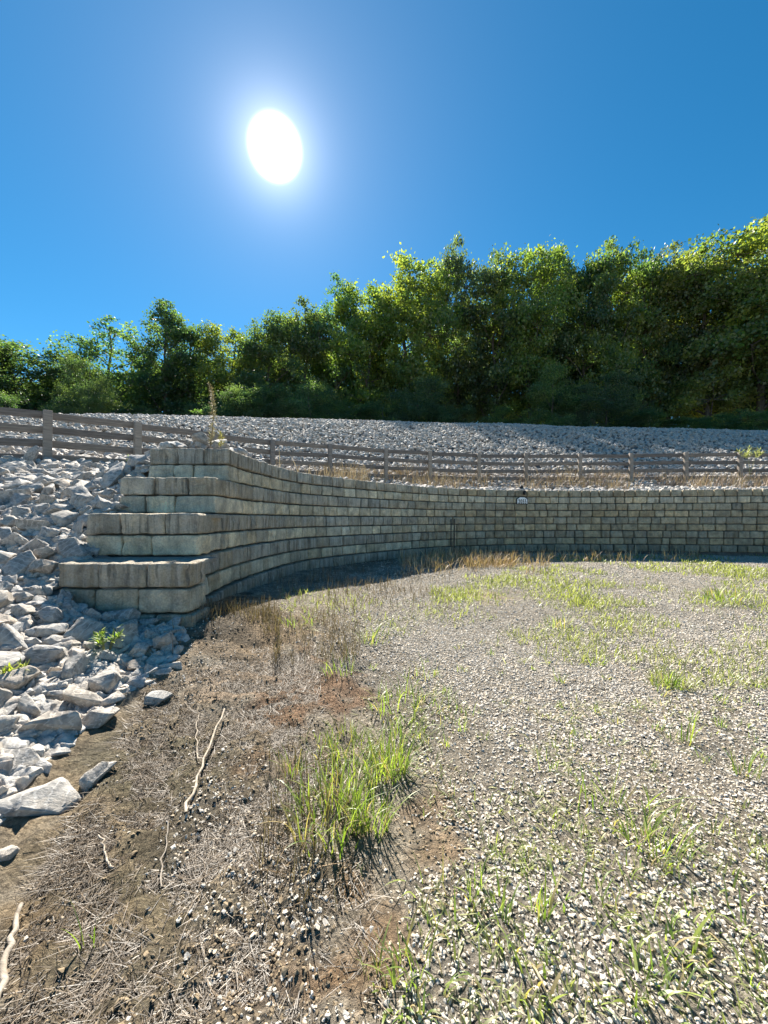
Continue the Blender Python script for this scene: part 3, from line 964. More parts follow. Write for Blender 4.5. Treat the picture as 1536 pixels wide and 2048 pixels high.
# instanced masses: gravel and riprap
def scatter(name, P, rot, scl, idx, protos, label, cat):
    me = bpy.data.meshes.new(name)
    me.vertices.add(len(P)); me.vertices.foreach_set('co', np.ascontiguousarray(P, np.float32).ravel())
    a = me.attributes.new('rot', 'FLOAT_VECTOR', 'POINT'); a.data.foreach_set('vector', np.ascontiguousarray(rot, np.float32).ravel())
    a = me.attributes.new('scl', 'FLOAT_VECTOR', 'POINT'); a.data.foreach_set('vector', np.ascontiguousarray(scl, np.float32).ravel())
    a = me.attributes.new('idx', 'INT', 'POINT'); a.data.foreach_set('value', np.ascontiguousarray(idx, np.int32))
    o = link(name, me)
    tag(o, label, cat, kind='stuff')
    pc = bpy.data.collections.new(name + '_pieces')
    for i, pm in enumerate(protos):
        po = bpy.data.objects.new('%s_piece_%02d' % (name, i), pm)
        pc.objects.link(po)
    g = bpy.data.node_groups.new(name + '_scatter', 'GeometryNodeTree')
    g.interface.new_socket('Geometry', in_out='INPUT', socket_type='NodeSocketGeometry')
    g.interface.new_socket('Geometry', in_out='OUTPUT', socket_type='NodeSocketGeometry')
    gi = g.nodes.new('NodeGroupInput'); go = g.nodes.new('NodeGroupOutput')
    ci = g.nodes.new('GeometryNodeCollectionInfo')
    ci.inputs['Collection'].default_value = pc
    ci.inputs['Separate Children'].default_value = True
    ci.inputs['Reset Children'].default_value = True
    ip = g.nodes.new('GeometryNodeInstanceOnPoints')
    ip.inputs['Pick Instance'].default_value = True
    def attr(nm, t):
        n = g.nodes.new('GeometryNodeInputNamedAttribute'); n.data_type = t; n.inputs['Name'].default_value = nm
        return n.outputs['Attribute']
    er = g.nodes.new('FunctionNodeEulerToRotation')
    g.links.new(attr('rot', 'FLOAT_VECTOR'), er.inputs[0])
    g.links.new(gi.outputs[0], ip.inputs['Points'])
    g.links.new(ci.outputs[0], ip.inputs['Instance'])
    g.links.new(attr('idx', 'INT'), ip.inputs['Instance Index'])
    g.links.new(er.outputs[0], ip.inputs['Rotation'])
    g.links.new(attr('scl', 'FLOAT_VECTOR'), ip.inputs['Scale'])
    g.links.new(ip.outputs[0], go.inputs[0])
    md = o.modifiers.new('scatter', 'NODES'); md.node_group = g
    return o
def low_rocks(n, seed, mat, flat):
    out = []
    for i in range(n):
        me = rock_mesh('small_stone', seed + i, random.choice((9, 11, 13)), False, flat)
        me.materials.clear(); me.materials.append(mat)
        out.append(me)
    return out
def mid_rocks(n, seed, mat, flat):
    out = []
    for i in range(n):
        me = rock_mesh('broken_stone', seed + i, random.choice((10, 12, 14)), True, flat)
        me.materials.clear(); me.materials.append(mat)
        out.append(me)
    return out

# gravel
def gravel_points():
    Ps, Ss = [], []
    for (y0, y1, dens, s0, s1) in ((0.35, 2.2, 7600, .010, .028), (2.2, 4.5, 4600, .013, .032), (4.5, 8, 1100, .022, .042), (8, 13.2, 420, .03, .055)):
        xa, xb = -0.75 * y1 - .6, 1.25 * y1 + .8
        n = int((y1 - y0) * (xb - xa) * dens)
        X = rng.uniform(xa, xb, n); Y = rng.uniform(y0, y1, n)
        keep = (X > -1.15 * Y - .6) & (X < 1.25 * Y + .8)
        X, Y = X[keep], Y[keep]
        h = yard_h(X, Y)
        g = gravel_density(X, Y, h)
        keep = (rng.uniform(0, 1, len(X)) < g * 0.92) & (wall_side(X, Y) < -0.1)
        X, Y = X[keep], Y[keep]
        g2 = gravel_density(X, Y, yard_h(X, Y))
        s = s0 * .6 + (s1 * 1.0 - s0 * .6) * rng.beta(1.3, 3.0, len(X))
        Ps.append(np.c_[X, Y, yard_h(X, Y, True) + EYE + s * np.where(g2 > .5, .12, -.02)]); Ss.append(s)
    return np.vstack(Ps), np.concatenate(Ss)
GP, GS = gravel_points()
rt = np.c_[rng.normal(0, .4, len(GP)), rng.normal(0, .4, len(GP)), rng.uniform(0, 6.28, len(GP))]
sc3 = GS[:, None] * rng.uniform(.8, 1.25, (len(GP), 3))
scatter('gravel', GP, rt, sc3, rng.integers(0, 10, len(GP)), low_rocks(10, 500, M_GRAVEL, .5), 'pale crushed stone gravel spread over the yard', 'gravel')

# crumbs and clods of dry soil
M_CLOD = mat_plain('dry_clod', (.22, .17, .11), .95, 0, .6)
n = 60000
Y = rng.uniform(.4, 5.2, n) ** 1.0; X = -rng.uniform(-.35, 1.1, n) * Y
pxc, pyc = to_px(X, Y, yard_h(X, Y))
k = (pxc < np.interp(pyc, EDGE_Y, EDGE_X) + 110) & (wall_side(X, Y) < -.1) & (fbm2(X, Y, 2.2, 3, 15) > rng.uniform(-.9, .45, n))
X, Y = X[k], Y[k]
cs = .005 + .032 * rng.beta(1.0, 5, len(X))
rt = np.c_[rng.normal(0, .4, len(X)), rng.normal(0, .4, len(X)), rng.uniform(0, 6.28, len(X))]
scatter('soil_crumbs', np.c_[X, Y, yard_h(X, Y, True) + EYE + cs * .05], rt, cs[:, None] * rng.uniform(.7, 1.3, (len(X), 3)), rng.integers(0, 6, len(X)), low_rocks(6, 560, M_CLOD, .55), 'dark crumbs of dry soil between the dead stems', 'soil')

# riprap on the hill, along the wall's top and between the bank's larger rocks
RP, RS = [], []
def add_riprap(X, Y, s):
    RP.append(np.c_[X, Y, bank_h(X, Y, True) + EYE + s * 0.10]); RS.append(s)
cr = np.array(crest)
def crest_depth(X, Y):
    u = X / np.maximum(Y, .1)
    return np.interp(u, cr[:, 0] / cr[:, 1], cr[:, 1])
for (y0, y1, dens, s0, s1) in ((5.5, 14, 30, .16, .34), (14, 22, 30, .16, .32), (22, 40, 30, .17, .33)):
    xa, xb = -1.5 * y1, 1.35 * y1
    n = int((y1 - y0) * (xb - xa) * dens)
    X = rng.uniform(xa, xb, n); Y = rng.uniform(y0, y1, n)
    k = (Y < crest_depth(X, Y) + .6) & (X > -1.35 * Y) & (X < 1.25 * Y + 2)
    X, Y = X[k], Y[k]
    ws = wall_side(X, Y)
    strip = smooth01((ws - 2.0) / .8) * smooth01((5.0 - ws) / 1.0) * (X > -3.2)     # dry grass grows here
    k = (ws > 0.28) & (rng.uniform(0, 1, len(X)) > strip * 0.7)
    X, Y = X[k], Y[k]
    s = s0 + (s1 - s0) * rng.beta(1.5, 2.0, len(X))
    near_wall = wall_side(X, Y) < 0.9
    s = np.where(near_wall, s * .75, s)
    add_riprap(X, Y, s)
n = 15000                                                            # small rocks filling the bank
Y = rng.uniform(1.0, 8, n); X = -rng.uniform(1.2, 1.2, n) - rng.uniform(0, 1, n) * 1.2 * Y
k = np.where(Y > 3.4, wall_side(X, Y) > .3, toe_ok(X - .06, Y, both_h(X, Y)))
k &= ~((X > wing_left(Y) - .06) & (Y > 3.35))
X, Y = X[k], Y[k]
RP.append(np.c_[X, Y, both_h(X, Y) + EYE - .01]); RS.append(rng.uniform(.08, .19, len(X)))
for r in rock_list[N_IND:]:
    RP.append(np.array([r['loc']])); RS.append(np.array([r['size']]))
RP = np.vstack(RP); RS = np.concatenate(RS)
rt = np.c_[rng.normal(0, .45, len(RP)), rng.normal(0, .45, len(RP)), rng.uniform(0, 6.28, len(RP))]
sc3 = RS[:, None] * rng.uniform(.75, 1.25, (len(RP), 3))
scatter('riprap', RP, rt, sc3, rng.integers(0, 12, len(RP)), mid_rocks(12, 700, M_RIPRAP, .68), 'grey broken riprap covering the hillside behind the fence', 'riprap')

# ------------------------------------------------------------------ blades, straw, weeds
def ribbons(base, az, length, width, lean, curl, segs=4, tip=0.12):
    """bent strips: base (N,3); az bend direction; lean = start angle from vertical; curl = extra bend along the blade"""
    n = len(base)
    t = np.linspace(0, 1, segs + 1)
    pos = np.zeros((n, segs + 1, 3)); pos[:, 0] = base
    th = lean.copy()
    for k in range(segs):
        st = length / segs
        pos[:, k + 1, 0] = pos[:, k, 0] + np.cos(az) * np.sin(th) * st
        pos[:, k + 1, 1] = pos[:, k, 1] + np.sin(az) * np.sin(th) * st
        pos[:, k + 1, 2] = pos[:, k, 2] + np.cos(th) * st
        th = th + curl / segs
    wdir = np.stack([-np.sin(az), np.cos(az), np.zeros(n)], -1)
    tw = rng.uniform(-.6, .6, n)
    wdir = wdir * np.cos(tw)[:, None] + np.stack([np.cos(az), np.sin(az), np.zeros(n)], -1) * np.sin(tw)[:, None]
    prof = np.maximum(tip, np.sin(np.pi * (0.22 + 0.78 * t)) ** 0.8)
    prof[-1] = tip * .5
    off = wdir[:, None, :] * (width[:, None] * prof[None] * .5)[..., None]
    V = np.stack([pos - off, pos + off], 2).reshape(-1, 3)
    b = (np.arange(n) * (segs + 1) * 2)[:, None]
    k = np.arange(segs)[None] * 2
    q = np.stack([b + k, b + k + 1, b + k + 3, b + k + 2], -1).reshape(-1, 4)
    return V, q, (segs + 1) * 2
def colours(n, per, c0, c1, jitter=.18):
    t = rng.uniform(0, 1, (n, 1)) ** 1.3
    c = np.array(c0) * (1 - t) + np.array(c1) * t
    c = c * rng.uniform(1 - jitter, 1 + jitter, (n, 1))
    return np.repeat(c, per, 0)
GREEN0, GREEN1 = (0.15, 0.23, 0.045), (0.37, 0.43, 0.10)
OLIVE0, OLIVE1 = (0.16, 0.20, 0.06), (0.34, 0.36, 0.13)
STRAW0, STRAW1 = (0.035, 0.026, 0.018), (0.195, 0.145, 0.095)

def tuft(px, py, hpx, spread, n, label=None, name='grass_tuft', c0=GREEN0, c1=GREEN1, wid=.007, fn=None, group='green grass tufts in the gravel', cat='grass tuft', lean=.35, curl=.7, dead=.2):
    fn = fn or yard_h
    x, y, h = hit(px, py, fn)
    L = hpx / F * y
    rad = spread / F * y * .5
    a = rng.uniform(0, 6.28, n); rr = rad * .6 * np.sqrt(rng.uniform(0, 1, n))
    base = np.c_[np.cos(a) * rr, np.sin(a) * rr, np.zeros(n) - .01]
    az = a + rng.normal(0, 1.1, n)
    ln = L * rng.beta(2, 2.2, n) * 1.2 + .015
    w = wid * .62 * (y / 1.6) ** .5 * rng.uniform(.5, 1.3, n)
    le = np.abs(rng.normal(0, lean, n)) * min(1.6, max(.5, rad / max(L, .01))) + .05
    V, q, per = ribbons(base, az, ln, w, le, np.abs(rng.normal(curl, .5, n)), 5)
    col = colours(n, per, c0, c1)
    dd = np.repeat(rng.uniform(0, 1, n) < dead, per)
    col[dd] = np.array((0.42, 0.33, 0.18))
    me = mesh_np(name, V, q, col, True)
    o = link(name, me, M_GRASS, None, W3(x, y, h))
    tag(o, label, cat, group)
    return o
T = [
    (655, 1655, 190, 190, 95, 'tall bright grass clump nearest the middle, long blades arching over the stones', .010),
    (745, 1655, 150, 90, 50, 'grass clump just beside the tall bright middle clump', .008),
    (690, 1575, 120, 150, 95, 'low bushy grass clump behind the tall middle clump', .007),
    (775, 1545, 150, 110, 110, 'dense upright grass clump in the middle patch', .007),
    (700, 1500, 90, 120, 60, 'loose leafy clump at the back of the middle patch', .007),
    (587, 1552, 95, 40, 16, 'thin group of upright blades at the edge of the dead stems', .008),
    (860, 1405, 60, 130, 40, 'thin spreading clump on the gravel above the middle patch', .006),
    (905, 1450, 50, 110, 30, 'sparse low clump right of the middle patch', .006),
    (640, 1500, 60, 90, 26, 'sparse blades on the left rim of the middle patch', .006),
    (835, 1350, 60, 90, 30, 'small leafy clump on gravel behind the red-brown soil', .006),
    (800, 1420, 90, 150, 60, 'wide leafy grass clump beside the red-brown soil', .007),
    (820, 1470, 70, 90, 40, 'small clump between the middle patch and the red-brown soil', .006),
    (677, 1345, 75, 75, 36, 'small grass clump at the far rim of the red-brown soil', .006),
    (742, 1282, 70, 70, 46, 'leafy weed clump in thin gravel behind the red-brown soil', .006),
    (592, 1252, 60, 80, 46, 'grass clump on the edge of the wall shadow', .007),
    (1120, 1252, 50, 90, 85, 'bright rounded grass clump alone on the far gravel', .008),
    (1448, 1203, 62, 80, 95, 'tallest bright green clump in the far strip of grass', .009),
    (1345, 1372, 72, 45, 38, 'upright clump with a bare gravel ring around it', .007),
    (1378, 1492, 125, 40, 18, 'tall slim yellow-green blades leaning over gravel', .008),
    (1490, 1555, 105, 55, 32, 'yellow-green tuft by the right edge of the view', .007),
    (1240, 1640, 150, 200, 42, 'sprawling grass with a few very long blades on clean gravel', .009),
    (1303, 1700, 130, 140, 62, 'yellow-green sprawling clump just in front of the long-bladed grass', .009),
    (1082, 1840, 220, 40, 15, 'single tall upright blades in the near gravel', .010),
    (965, 1800, 95, 90, 30, 'small leafy tuft beside the tall upright blades', .009),
    (830, 1935, 170, 100, 34, 'slender tuft on the border of the orange soil', .009),
    (800, 2000, 80, 100, 34, 'low leafy weed by the orange soil at the bottom edge', .012),
    (1330, 1890, 120, 150, 50, 'broad-leaved tuft among near stones', .012),
    (1190, 1330, 36, 45, 30, 'dark little tuft in the middle of the gravel', .006),
    (1290, 1990, 130, 150, 45, 'broad bluish-green tuft at the bottom edge', .013),
    (1060, 1970, 110, 130, 40, 'flat spreading tuft at the bottom edge', .012),
    (170, 1890, 150, 50, 9, 'pair of long green blades in the bare soil', .008),
]
for px, py, hp, sp, n, lab, wid in T:
    tuft(px, py, hp * (.72 if py < 1760 else .62), sp * 1.35, int(n * (1.6 if 1390 < py < 1760 and px < 900 else 1.0 if py < 1760 else .7)), lab, wid=wid * (1 if py < 1760 else 1.2))
small = []
tries = 0
while len(small) < 130 and tries < 4000:
    tries += 1
    py = random.choice((random.uniform(1290, 1500), random.uniform(1400, 1800), random.uniform(1750, 2040)))
    px = random.uniform(700, 1536)
    e = np.interp(py, EDGE_Y, EDGE_X)
    if px < e - 30: continue
    if 1550 < py < 1800 and px < 1150 and random.random() < .7: continue
    if any(abs(px - a) < 28 and abs(py - b) < 22 for a, b in small): continue
    small.append((px, py))
for px, py in small:
    y = hit(px, py, yard_h)[1]
    broad = py > 1780
    hp = random.uniform(.05, .12) * F / y * (1.1 if broad else 1)
    zone = 'near the bottom edge' if py > 1750 else ('in the middle gravel' if py > 1450 else 'in the farther gravel')
    tuft(px, py, hp, hp * random.uniform(.9, 2.0), random.randint(5, 12) if broad else random.randint(7, 22), 'small scattered grass sprig ' + zone, name='grass_sprig', c0=(.15, .22, .06), c1=(.40, .46, .14), wid=.010 if broad else .006,
         group='small grass sprigs scattered over the gravel', lean=.6, curl=.9)

# thin grass cover: far strip and near corner
def cover(name, zones, label, cat, mat, c0, c1, L, wid, lean, curl, fn, seed, segs=3, lo=-.25, hi=.5):
    B, A, LL = [], [], []
    for (px0, px1, py0, py1, n, clump, dmax) in zones:
        m = 0; guard = 0
        while m < n and guard < 60:
            guard += 1
            qx = rng.uniform(px0, px1, 4000); qy = rng.uniform(py0, py1, 4000)
            # straight to the yard plane
            d = 1.27 * F / (qy - HY)
            for _ in range(3):
                hh = fn((qx - CX) / F * d, d); d = -hh * F / (qy - HY)
            X = (qx - CX) / F * d
            k = (d < dmax) & (fbm2(X, d, clump, 3, seed) > rng.uniform(lo, hi, len(X)) + .05) & (wall_side(X, d) < -.12)
            # equal density on the ground, not on the picture
            k &= rng.uniform(0, 1, len(X)) < np.minimum(1, (d / d.max()) ** 2 * 1.6 + .15)
            X, d = X[k][:n - m], d[k][:n - m]
            B.append(np.c_[X, d, fn(X, d) + EYE - .005]); m += len(X)
    B = np.vstack(B); n = len(B)
    az = rng.uniform(0, 6.28, n)
    ln = rng.uniform(L[0], L[1], n)
    w = rng.uniform(wid[0], wid[1], n) * np.maximum(1, B[:, 1] / 4)
    V, q, per = ribbons(B, az, ln, w, np.abs(rng.normal(lean, .35 if lean < 1.2 else .13, n)), rng.normal(curl, .4, n), segs)
    me = mesh_np(name, V, q, colours(n, per, c0, c1, .25), True)
    o = link(name, me, mat)
    return tag(o, label, cat, kind='stuff')
cover('grass', [(860, 1560, 1112, 1215, 9500, .9, 12.6), (1000, 1560, 1190, 1330, 2600, 1.0, 9), (560, 1000, 1180, 1300, 1000, 1.1, 9), (1300, 1560, 1290, 1380, 700, 1.1, 9)],
      'thin yellow-green grass in patches before the far wall', 'grass', M_GRASS, (.2, .22, .08), (0.42, 0.42, 0.18), (.04, .15), (.004, .008), .6, .6, yard_h, 200)
cover('weed_cover', [(820, 1560, 1760, 2080, 600, 2.6, 3), (700, 1560, 1400, 1760, 1500, 1.8, 4.5)],
      'sparse low weeds and thin grass among the near stones', 'weeds', M_GRASS, (.18, .20, .08), (.42, .42, .19), (.02, .08), (.003, .008), .9, .6, yard_h, 300)
# dead stems matted over the soil
cover('dead_stems', [(-60, 640, 1290, 1560, 15000, 1.4, 4.6), (-60, 620, 1460, 1760, 15000, 1.9, 3.2), (-60, 640, 1720, 2080, 5500, 1.9, 3.2), (520, 760, 1500, 2060, 1300, 1.5, 3.0)],
      'dead brown stems and straw matted over the soil below the rocks', 'dead stems', M_STRAW, STRAW0, STRAW1, (.02, .14), (.0013, .0030), 1.47, .08, yard_h, 400, 4, -1.3, .55)
cover('dry_stalks', [(340, 560, 1215, 1330, 800, 1.5, 5.0), (500, 720, 1210, 1330, 700, 1.5, 5.5), (430, 900, 1120, 1230, 1200, .9, 11), (520, 700, 1500, 1840, 260, 1.5, 3.2)],
      'thin dry standing stalks at the foot of the wall', 'dry stalks', M_STRAW, (.13, .09, .055), (.34, .25, .16), (.07, .22), (.0025, .005), .22, .3, yard_h, 500, 3)
cover('tan_grass', [(850, 1030, 1106, 1136, 1300, .9, 12.6), (800, 1100, 1108, 1150, 900, 1.2, 12.6), (1040, 1400, 1108, 1124, 600, .9, 12.6)],
      'orange-tan dead grass standing before the curved wall', 'dead grass', M_STRAW, (.34, .22, .13), (.62, .47, .30), (.10, .42), (.003, .007), .35, .6, yard_h, 600, 3, -.5, .5)
# dry weeds along the fence
def fence_weeds():
    n = 17000
    s = rng.uniform(wall_s_at_depth(5.6), WL - 1, n)
    x, y, tx, ty = wall_at(s)
    o = rng.uniform(1.3, 5.6, n)
    X, Y = x - ty * o, y + tx * o
    pr = smooth01(.62 + 1.2 * fbm2(X, Y, .55, 3, 77)) * smooth01((X + 3.4) / 2.0)
    k = rng.uniform(0, 1, n) < pr
    X, Y = X[k], Y[k]
    n = len(X)
    B = np.c_[X, Y, bank_h(X, Y) + EYE]
    ln = rng.uniform(.25, .8, n) * (.7 + .6 * smooth01(.5 + fbm2(X, Y, .8, 2, 79)))
    V, q, per = ribbons(B, rng.uniform(0, 6.28, n), ln, rng.uniform(.006, .014, n), np.abs(rng.normal(.25, .25, n)), rng.normal(.5, .4, n), 3)
    me = mesh_np('dry_grass', V, q, colours(n, per, (.22, .145, .105), (.52, .385, .295), .25), True)
    tag(link('dry_grass', me, M_STRAW), 'brown dry weeds growing along the fence above the wall', 'dry grass', kind='stuff')
fence_weeds()

# sticks
def tube(pts, radii, nseg=7, amp=0.0, seed=0):
    pts = np.array(pts, float); n = len(pts)
    V, Q = [], []
    for i in range(n):
        t = pts[min(i + 1, n - 1)] - pts[max(i - 1, 0)]
        t = t / np.linalg.norm(t)
        a = np.cross(t, (0, 0, 1.0)) if abs(t[2]) < .95 else np.cross(t, (1.0, 0, 0))
        a /= np.linalg.norm(a); b = np.cross(t, a)
        for k in range(nseg):
            f = 2 * math.pi * k / nseg
            V.append(pts[i] + (a * math.cos(f) + b * math.sin(f)) * radii[i])
    V = np.array(V)
    for i in range(n - 1):
        for k in range(nseg):
            Q.append((i * nseg + k, i * nseg + (k + 1) % nseg, (i + 1) * nseg + (k + 1) % nseg, (i + 1) * nseg + k))
    if amp: V = V + amp * np.stack([vnoise(V * 30 + 5, seed), vnoise(V * 30 + 15, seed), vnoise(V * 30 + 25, seed)], -1)
    return V, np.array(Q)
def stick(pxs, r0, r1, label, lifts=None):
    P = []
    for i, (px, py) in enumerate(pxs):
        x, y, h = hit(px, py, yard_h)
        P.append(np.array(W3(x, y, h + r0 * 1.2 + (lifts[i] if lifts else .004))))
    P = np.array(P)
    # resample with slight crookedness
    t = np.linspace(0, 1, len(P)); tt = np.linspace(0, 1, 12)
    Pp = np.stack([np.interp(tt, t, P[:, k]) for k in range(3)], -1)
    Pp += .005 * rng.normal(size=Pp.shape) * np.array((1, 1, .3))
    base = Pp[0].copy()
    V, q = tube(Pp - base, np.linspace(r0, r1, 12), 7, .003, 3)
    o = link('stick', mesh_np('stick', V, q, None, True), M_STICK, None, base)
    tag(o, label, 'stick', 'dry sticks lying on the soil')
stick([(372, 1640), (405, 1545), (447, 1438)], .007, .005, 'longest pale dry stick lying across the dead stems', [.02, .03, .05])
stick([(397, 1528), (392, 1470), (398, 1440)], .003, .002, 'thin twig leaning beside the longest pale stick', [.02, .03, .03])
stick([(222, 1748), (210, 1712), (200, 1680)], .005, .003, 'short pale stick on the bare soil', [.004, .01, .02])
stick([(-10, 2030), (15, 1920), (42, 1832)], .010, .007, 'thick bleached stick at the left edge', [.01, .02, .02])
stick([(318, 1790), (330, 1715), (338, 1670)], .003, .002, 'pair of thin straw stems pointing away over soil', [.01, .03, .05])

# tall dried weed on the wall top, and small weeds
def leafy_stalk(px, py, d, hpx, label, name='weed_stalk', c0=(.20, .165, .11), c1=(.46, .40, .28), n=520, wid=.06, bend=.04):
    x = (px - CX) / F * d
    h0 = (HY - py) / F * d
    L = hpx / F * d
    root = empty(name, W3(x, d, h0))
    tag(root, label, 'plant')
    t = np.linspace(0, 1, 9)
    P = np.c_[bend * np.sin(t * 3), 0 * t, t * L]
    P[-1, 0] -= .03
    V, q = tube(P, np.linspace(.008, .003, 9), 6)
    link('stem', mesh_np('stem', V, q, np.tile((.25, .19, .12), (len(V), 1)), True), M_STRAW, root)
    tt = rng.uniform(.02, 1, n)
    env = wid * (np.sin(np.pi * np.clip(tt * .95 + .05, 0, 1)) ** .6 * (1.15 - .6 * tt))
    a = rng.uniform(0, 6.28, n)
    rr = env * rng.uniform(.1, 1, n)
    B = np.c_[np.interp(tt, t, P[:, 0]) + np.cos(a) * rr, np.sin(a) * rr, tt * L]
    V, q, per = ribbons(B, a, rng.uniform(.02, .05, n), rng.uniform(.008, .018, n), rng.uniform(.2, 1.3, n), rng.normal(.6, .6, n), 2, .3)
    link('leaves', mesh_np('leaves', V, q, colours(n, per, c0, c1, .3)), M_STRAW, root)
leafy_stalk(421, 893, 5.75, 124, 'tall dried brown weed stalk standing on top of the wall corner')
leafy_stalk(441, 894, 5.75, 32, 'short yellowish weed beside the tall dried stalk', 'short_weed', (.3, .28, .1), (.55, .5, .2), 130, .05, .01)
def bush(px, py, hpx, spread, n, label, name='weed', c0=GREEN0, c1=GREEN1, fn=None, wid=.02, depth=None):
    fn = fn or both_h
    if depth:
        x, y = (px - CX) / F * depth, depth; h = (HY - py) / F * depth
    else: x, y, h = hit(px, py, fn)
    L = hpx / F * y; rad = spread / F * y * .5
    root = empty(name, W3(x, y, h)); tag(root, label, 'plant')
    ns = 7
    Vs, Qs, m0, tips = [], [], 0, []
    for k in range(ns):
        a = random.uniform(0, 6.28); r_ = rad * random.uniform(.2, 1)
        P = np.array([(0, 0, -.02), (math.cos(a) * r_ * .45, math.sin(a) * r_ * .45, L * .55), (math.cos(a) * r_, math.sin(a) * r_, L * random.uniform(.7, 1))])
        V, q = tube(P, (.004, .003, .002), 5); Vs.append(V); Qs.append(q + m0); m0 += len(V); tips.append(P)
    V = np.vstack(Vs)
    link('stems', mesh_np('stems', V, np.vstack(Qs), np.tile((.2, .2, .08), (len(V), 1)), True), M_GRASS, root)
    ti = rng.integers(0, ns, n); tt = rng.uniform(.2, 1, n)
    tp = np.array(tips)[ti]
    B = tp[:, 1] * (1 - tt)[:, None] + tp[:, 2] * tt[:, None] + rng.normal(0, .012, (n, 3))
    V, q, per = ribbons(B, rng.uniform(0, 6.28, n), rng.uniform(.03, .07, n) * max(1, L / .3), rng.uniform(.5, 1, n) * wid, rng.uniform(.5, 1.5, n), rng.normal(.3, .4, n), 3, .15)
    link('leaves', mesh_np('leaves', V, q, colours(n, per, c0, c1)), M_GRASS, root)
bush(212, 1318, 55, 60, 110, 'small green weed growing between the rocks below the steps', wid=.015)
bush(25, 1375, 40, 45, 60, 'yellow-green weed between rocks near the left edge', c0=(.25, .3, .05), c1=(.4, .4, .1), wid=.015)
bush(268, 938, 26, 24, 60, 'bright green weed on the rocks beside the top step', c0=(.2, .34, .06), c1=(.36, .5, .1), depth=6.4, wid=.02)
bush(1500, 950, 60, 90, 260, 'pale bushy weed growing by the fence at the right edge', c0=(.24, .24, .14), c1=(.42, .42, .26), depth=15.5, wid=.03)
bush(336, 842, 10, 18, 60, 'little green weed on the crest of the rock slope', c0=(.2, .34, .06), c1=(.36, .5, .1), depth=25.5, wid=.08)
bush(395, 842, 26, 34, 90, 'leafy green sapling on the crest beside the pale bent pole', c0=(.12, .22, .06), c1=(.25, .36, .1), depth=27.5, wid=.10)
bush(30, 838, 14, 60, 120, 'green weeds on the crest under the top fence board', c0=(.2, .34, .06), c1=(.36, .5, .1), depth=19.5, wid=.07)

# pale bent pole on the crest
P = [np.array(W3((px - CX) / F * 27.2, 27.2, (HY - py) / F * 27.2)) for px, py in ((366, 842), (378, 840), (392, 838.5), (405, 839.5), (414, 842))]
base = P[0].copy()
V, q = tube(np.array(P) - base, (.06, .08, .09, .08, .05), 8)
tag(link('bent_pole', mesh_np('bent_pole', V, q, None, True), mat_plain('pale_plastic', (.6, .58, .55)), None, base), 'pale bent pole lying on the crest of the rock slope', 'pole')

# ------------------------------------------------------------------ number plate and lamp on the wall, two dark rods
def wall_face_at(px, h, out):
    best = None
    for s in np.linspace(4, WL, 1500):
        x, y, tx, ty = wall_at(s)
        X, Y = x + ty * out, y - tx * out
        e = abs(to_px(X, Y, h)[0] - px)
        if best is None or e < best[0]: best = (e, X, Y, math.atan2(ty, tx))
    return best[1:]
M_PLATE = mat_plain('plate_face', (.85, .84, .82), .5)
M_BLACK = mat_plain('black_metal', (.02, .02, .022), .45)
X, Y, rz = wall_face_at(1043.5, .65, .03)
hp = (HY - 1001) / F * Y
plate = empty('number_plate', W3(X, Y, hp), rz)
tag(plate, 'house-shaped grey number plate reading 2055 on the curved wall', 'sign')
def gable(w, h, g, t, y):
    bm = bmesh.new()
    prof = [(-w / 2, -h / 2), (w / 2, -h / 2), (w / 2, h / 2 - g), (w * .22, h / 2), (-w * .22, h / 2), (-w / 2, h / 2 - g)]
    a = [bm.verts.new((x, y - t, z)) for x, z in prof]; b = [bm.verts.new((x, y, z)) for x, z in prof]
    bm.faces.new(a); bm.faces.new(b[::-1])
    for i in range(len(prof)):
        bm.faces.new((a[i], b[i], b[(i + 1) % 6], a[(i + 1) % 6]))
    bmesh.ops.recalc_face_normals(bm, faces=bm.faces[:])
    me = bpy.data.meshes.new('plate'); bm.to_mesh(me); bm.free()
    return me
k = Y / F
link('border', gable(25 * k, 15.5 * k, 4.5 * k, .02, .0), M_BLACK, plate)
link('face', gable(22 * k, 12.6 * k, 4.0 * k, .012, -.021), M_PLATE, plate)
for i, ch in enumerate('2055'):
    cu = bpy.data.curves.new('digit', 'FONT')
    cu.body = ch; cu.size = 11.5 * k; cu.extrude = .003; cu.align_x = 'CENTER'; cu.offset = .003
    to = bpy.data.objects.new('digit_curve', cu)
    COL.objects.link(to)
    bpy.context.view_layer.update()
    dg = bpy.context.evaluated_depsgraph_get()
    me = bpy.data.meshes.new_from_object(to.evaluated_get(dg))
    bpy.data.objects.remove(to)
    me.materials.clear()
    o = link('digit', me, M_BLACK, plate, ((i - 1.5) * 4.7 * k, -.038, -5.9 * k))
    o.rotation_euler = (R(90), 0, 0)
    o.scale = (.66, 1, 1)
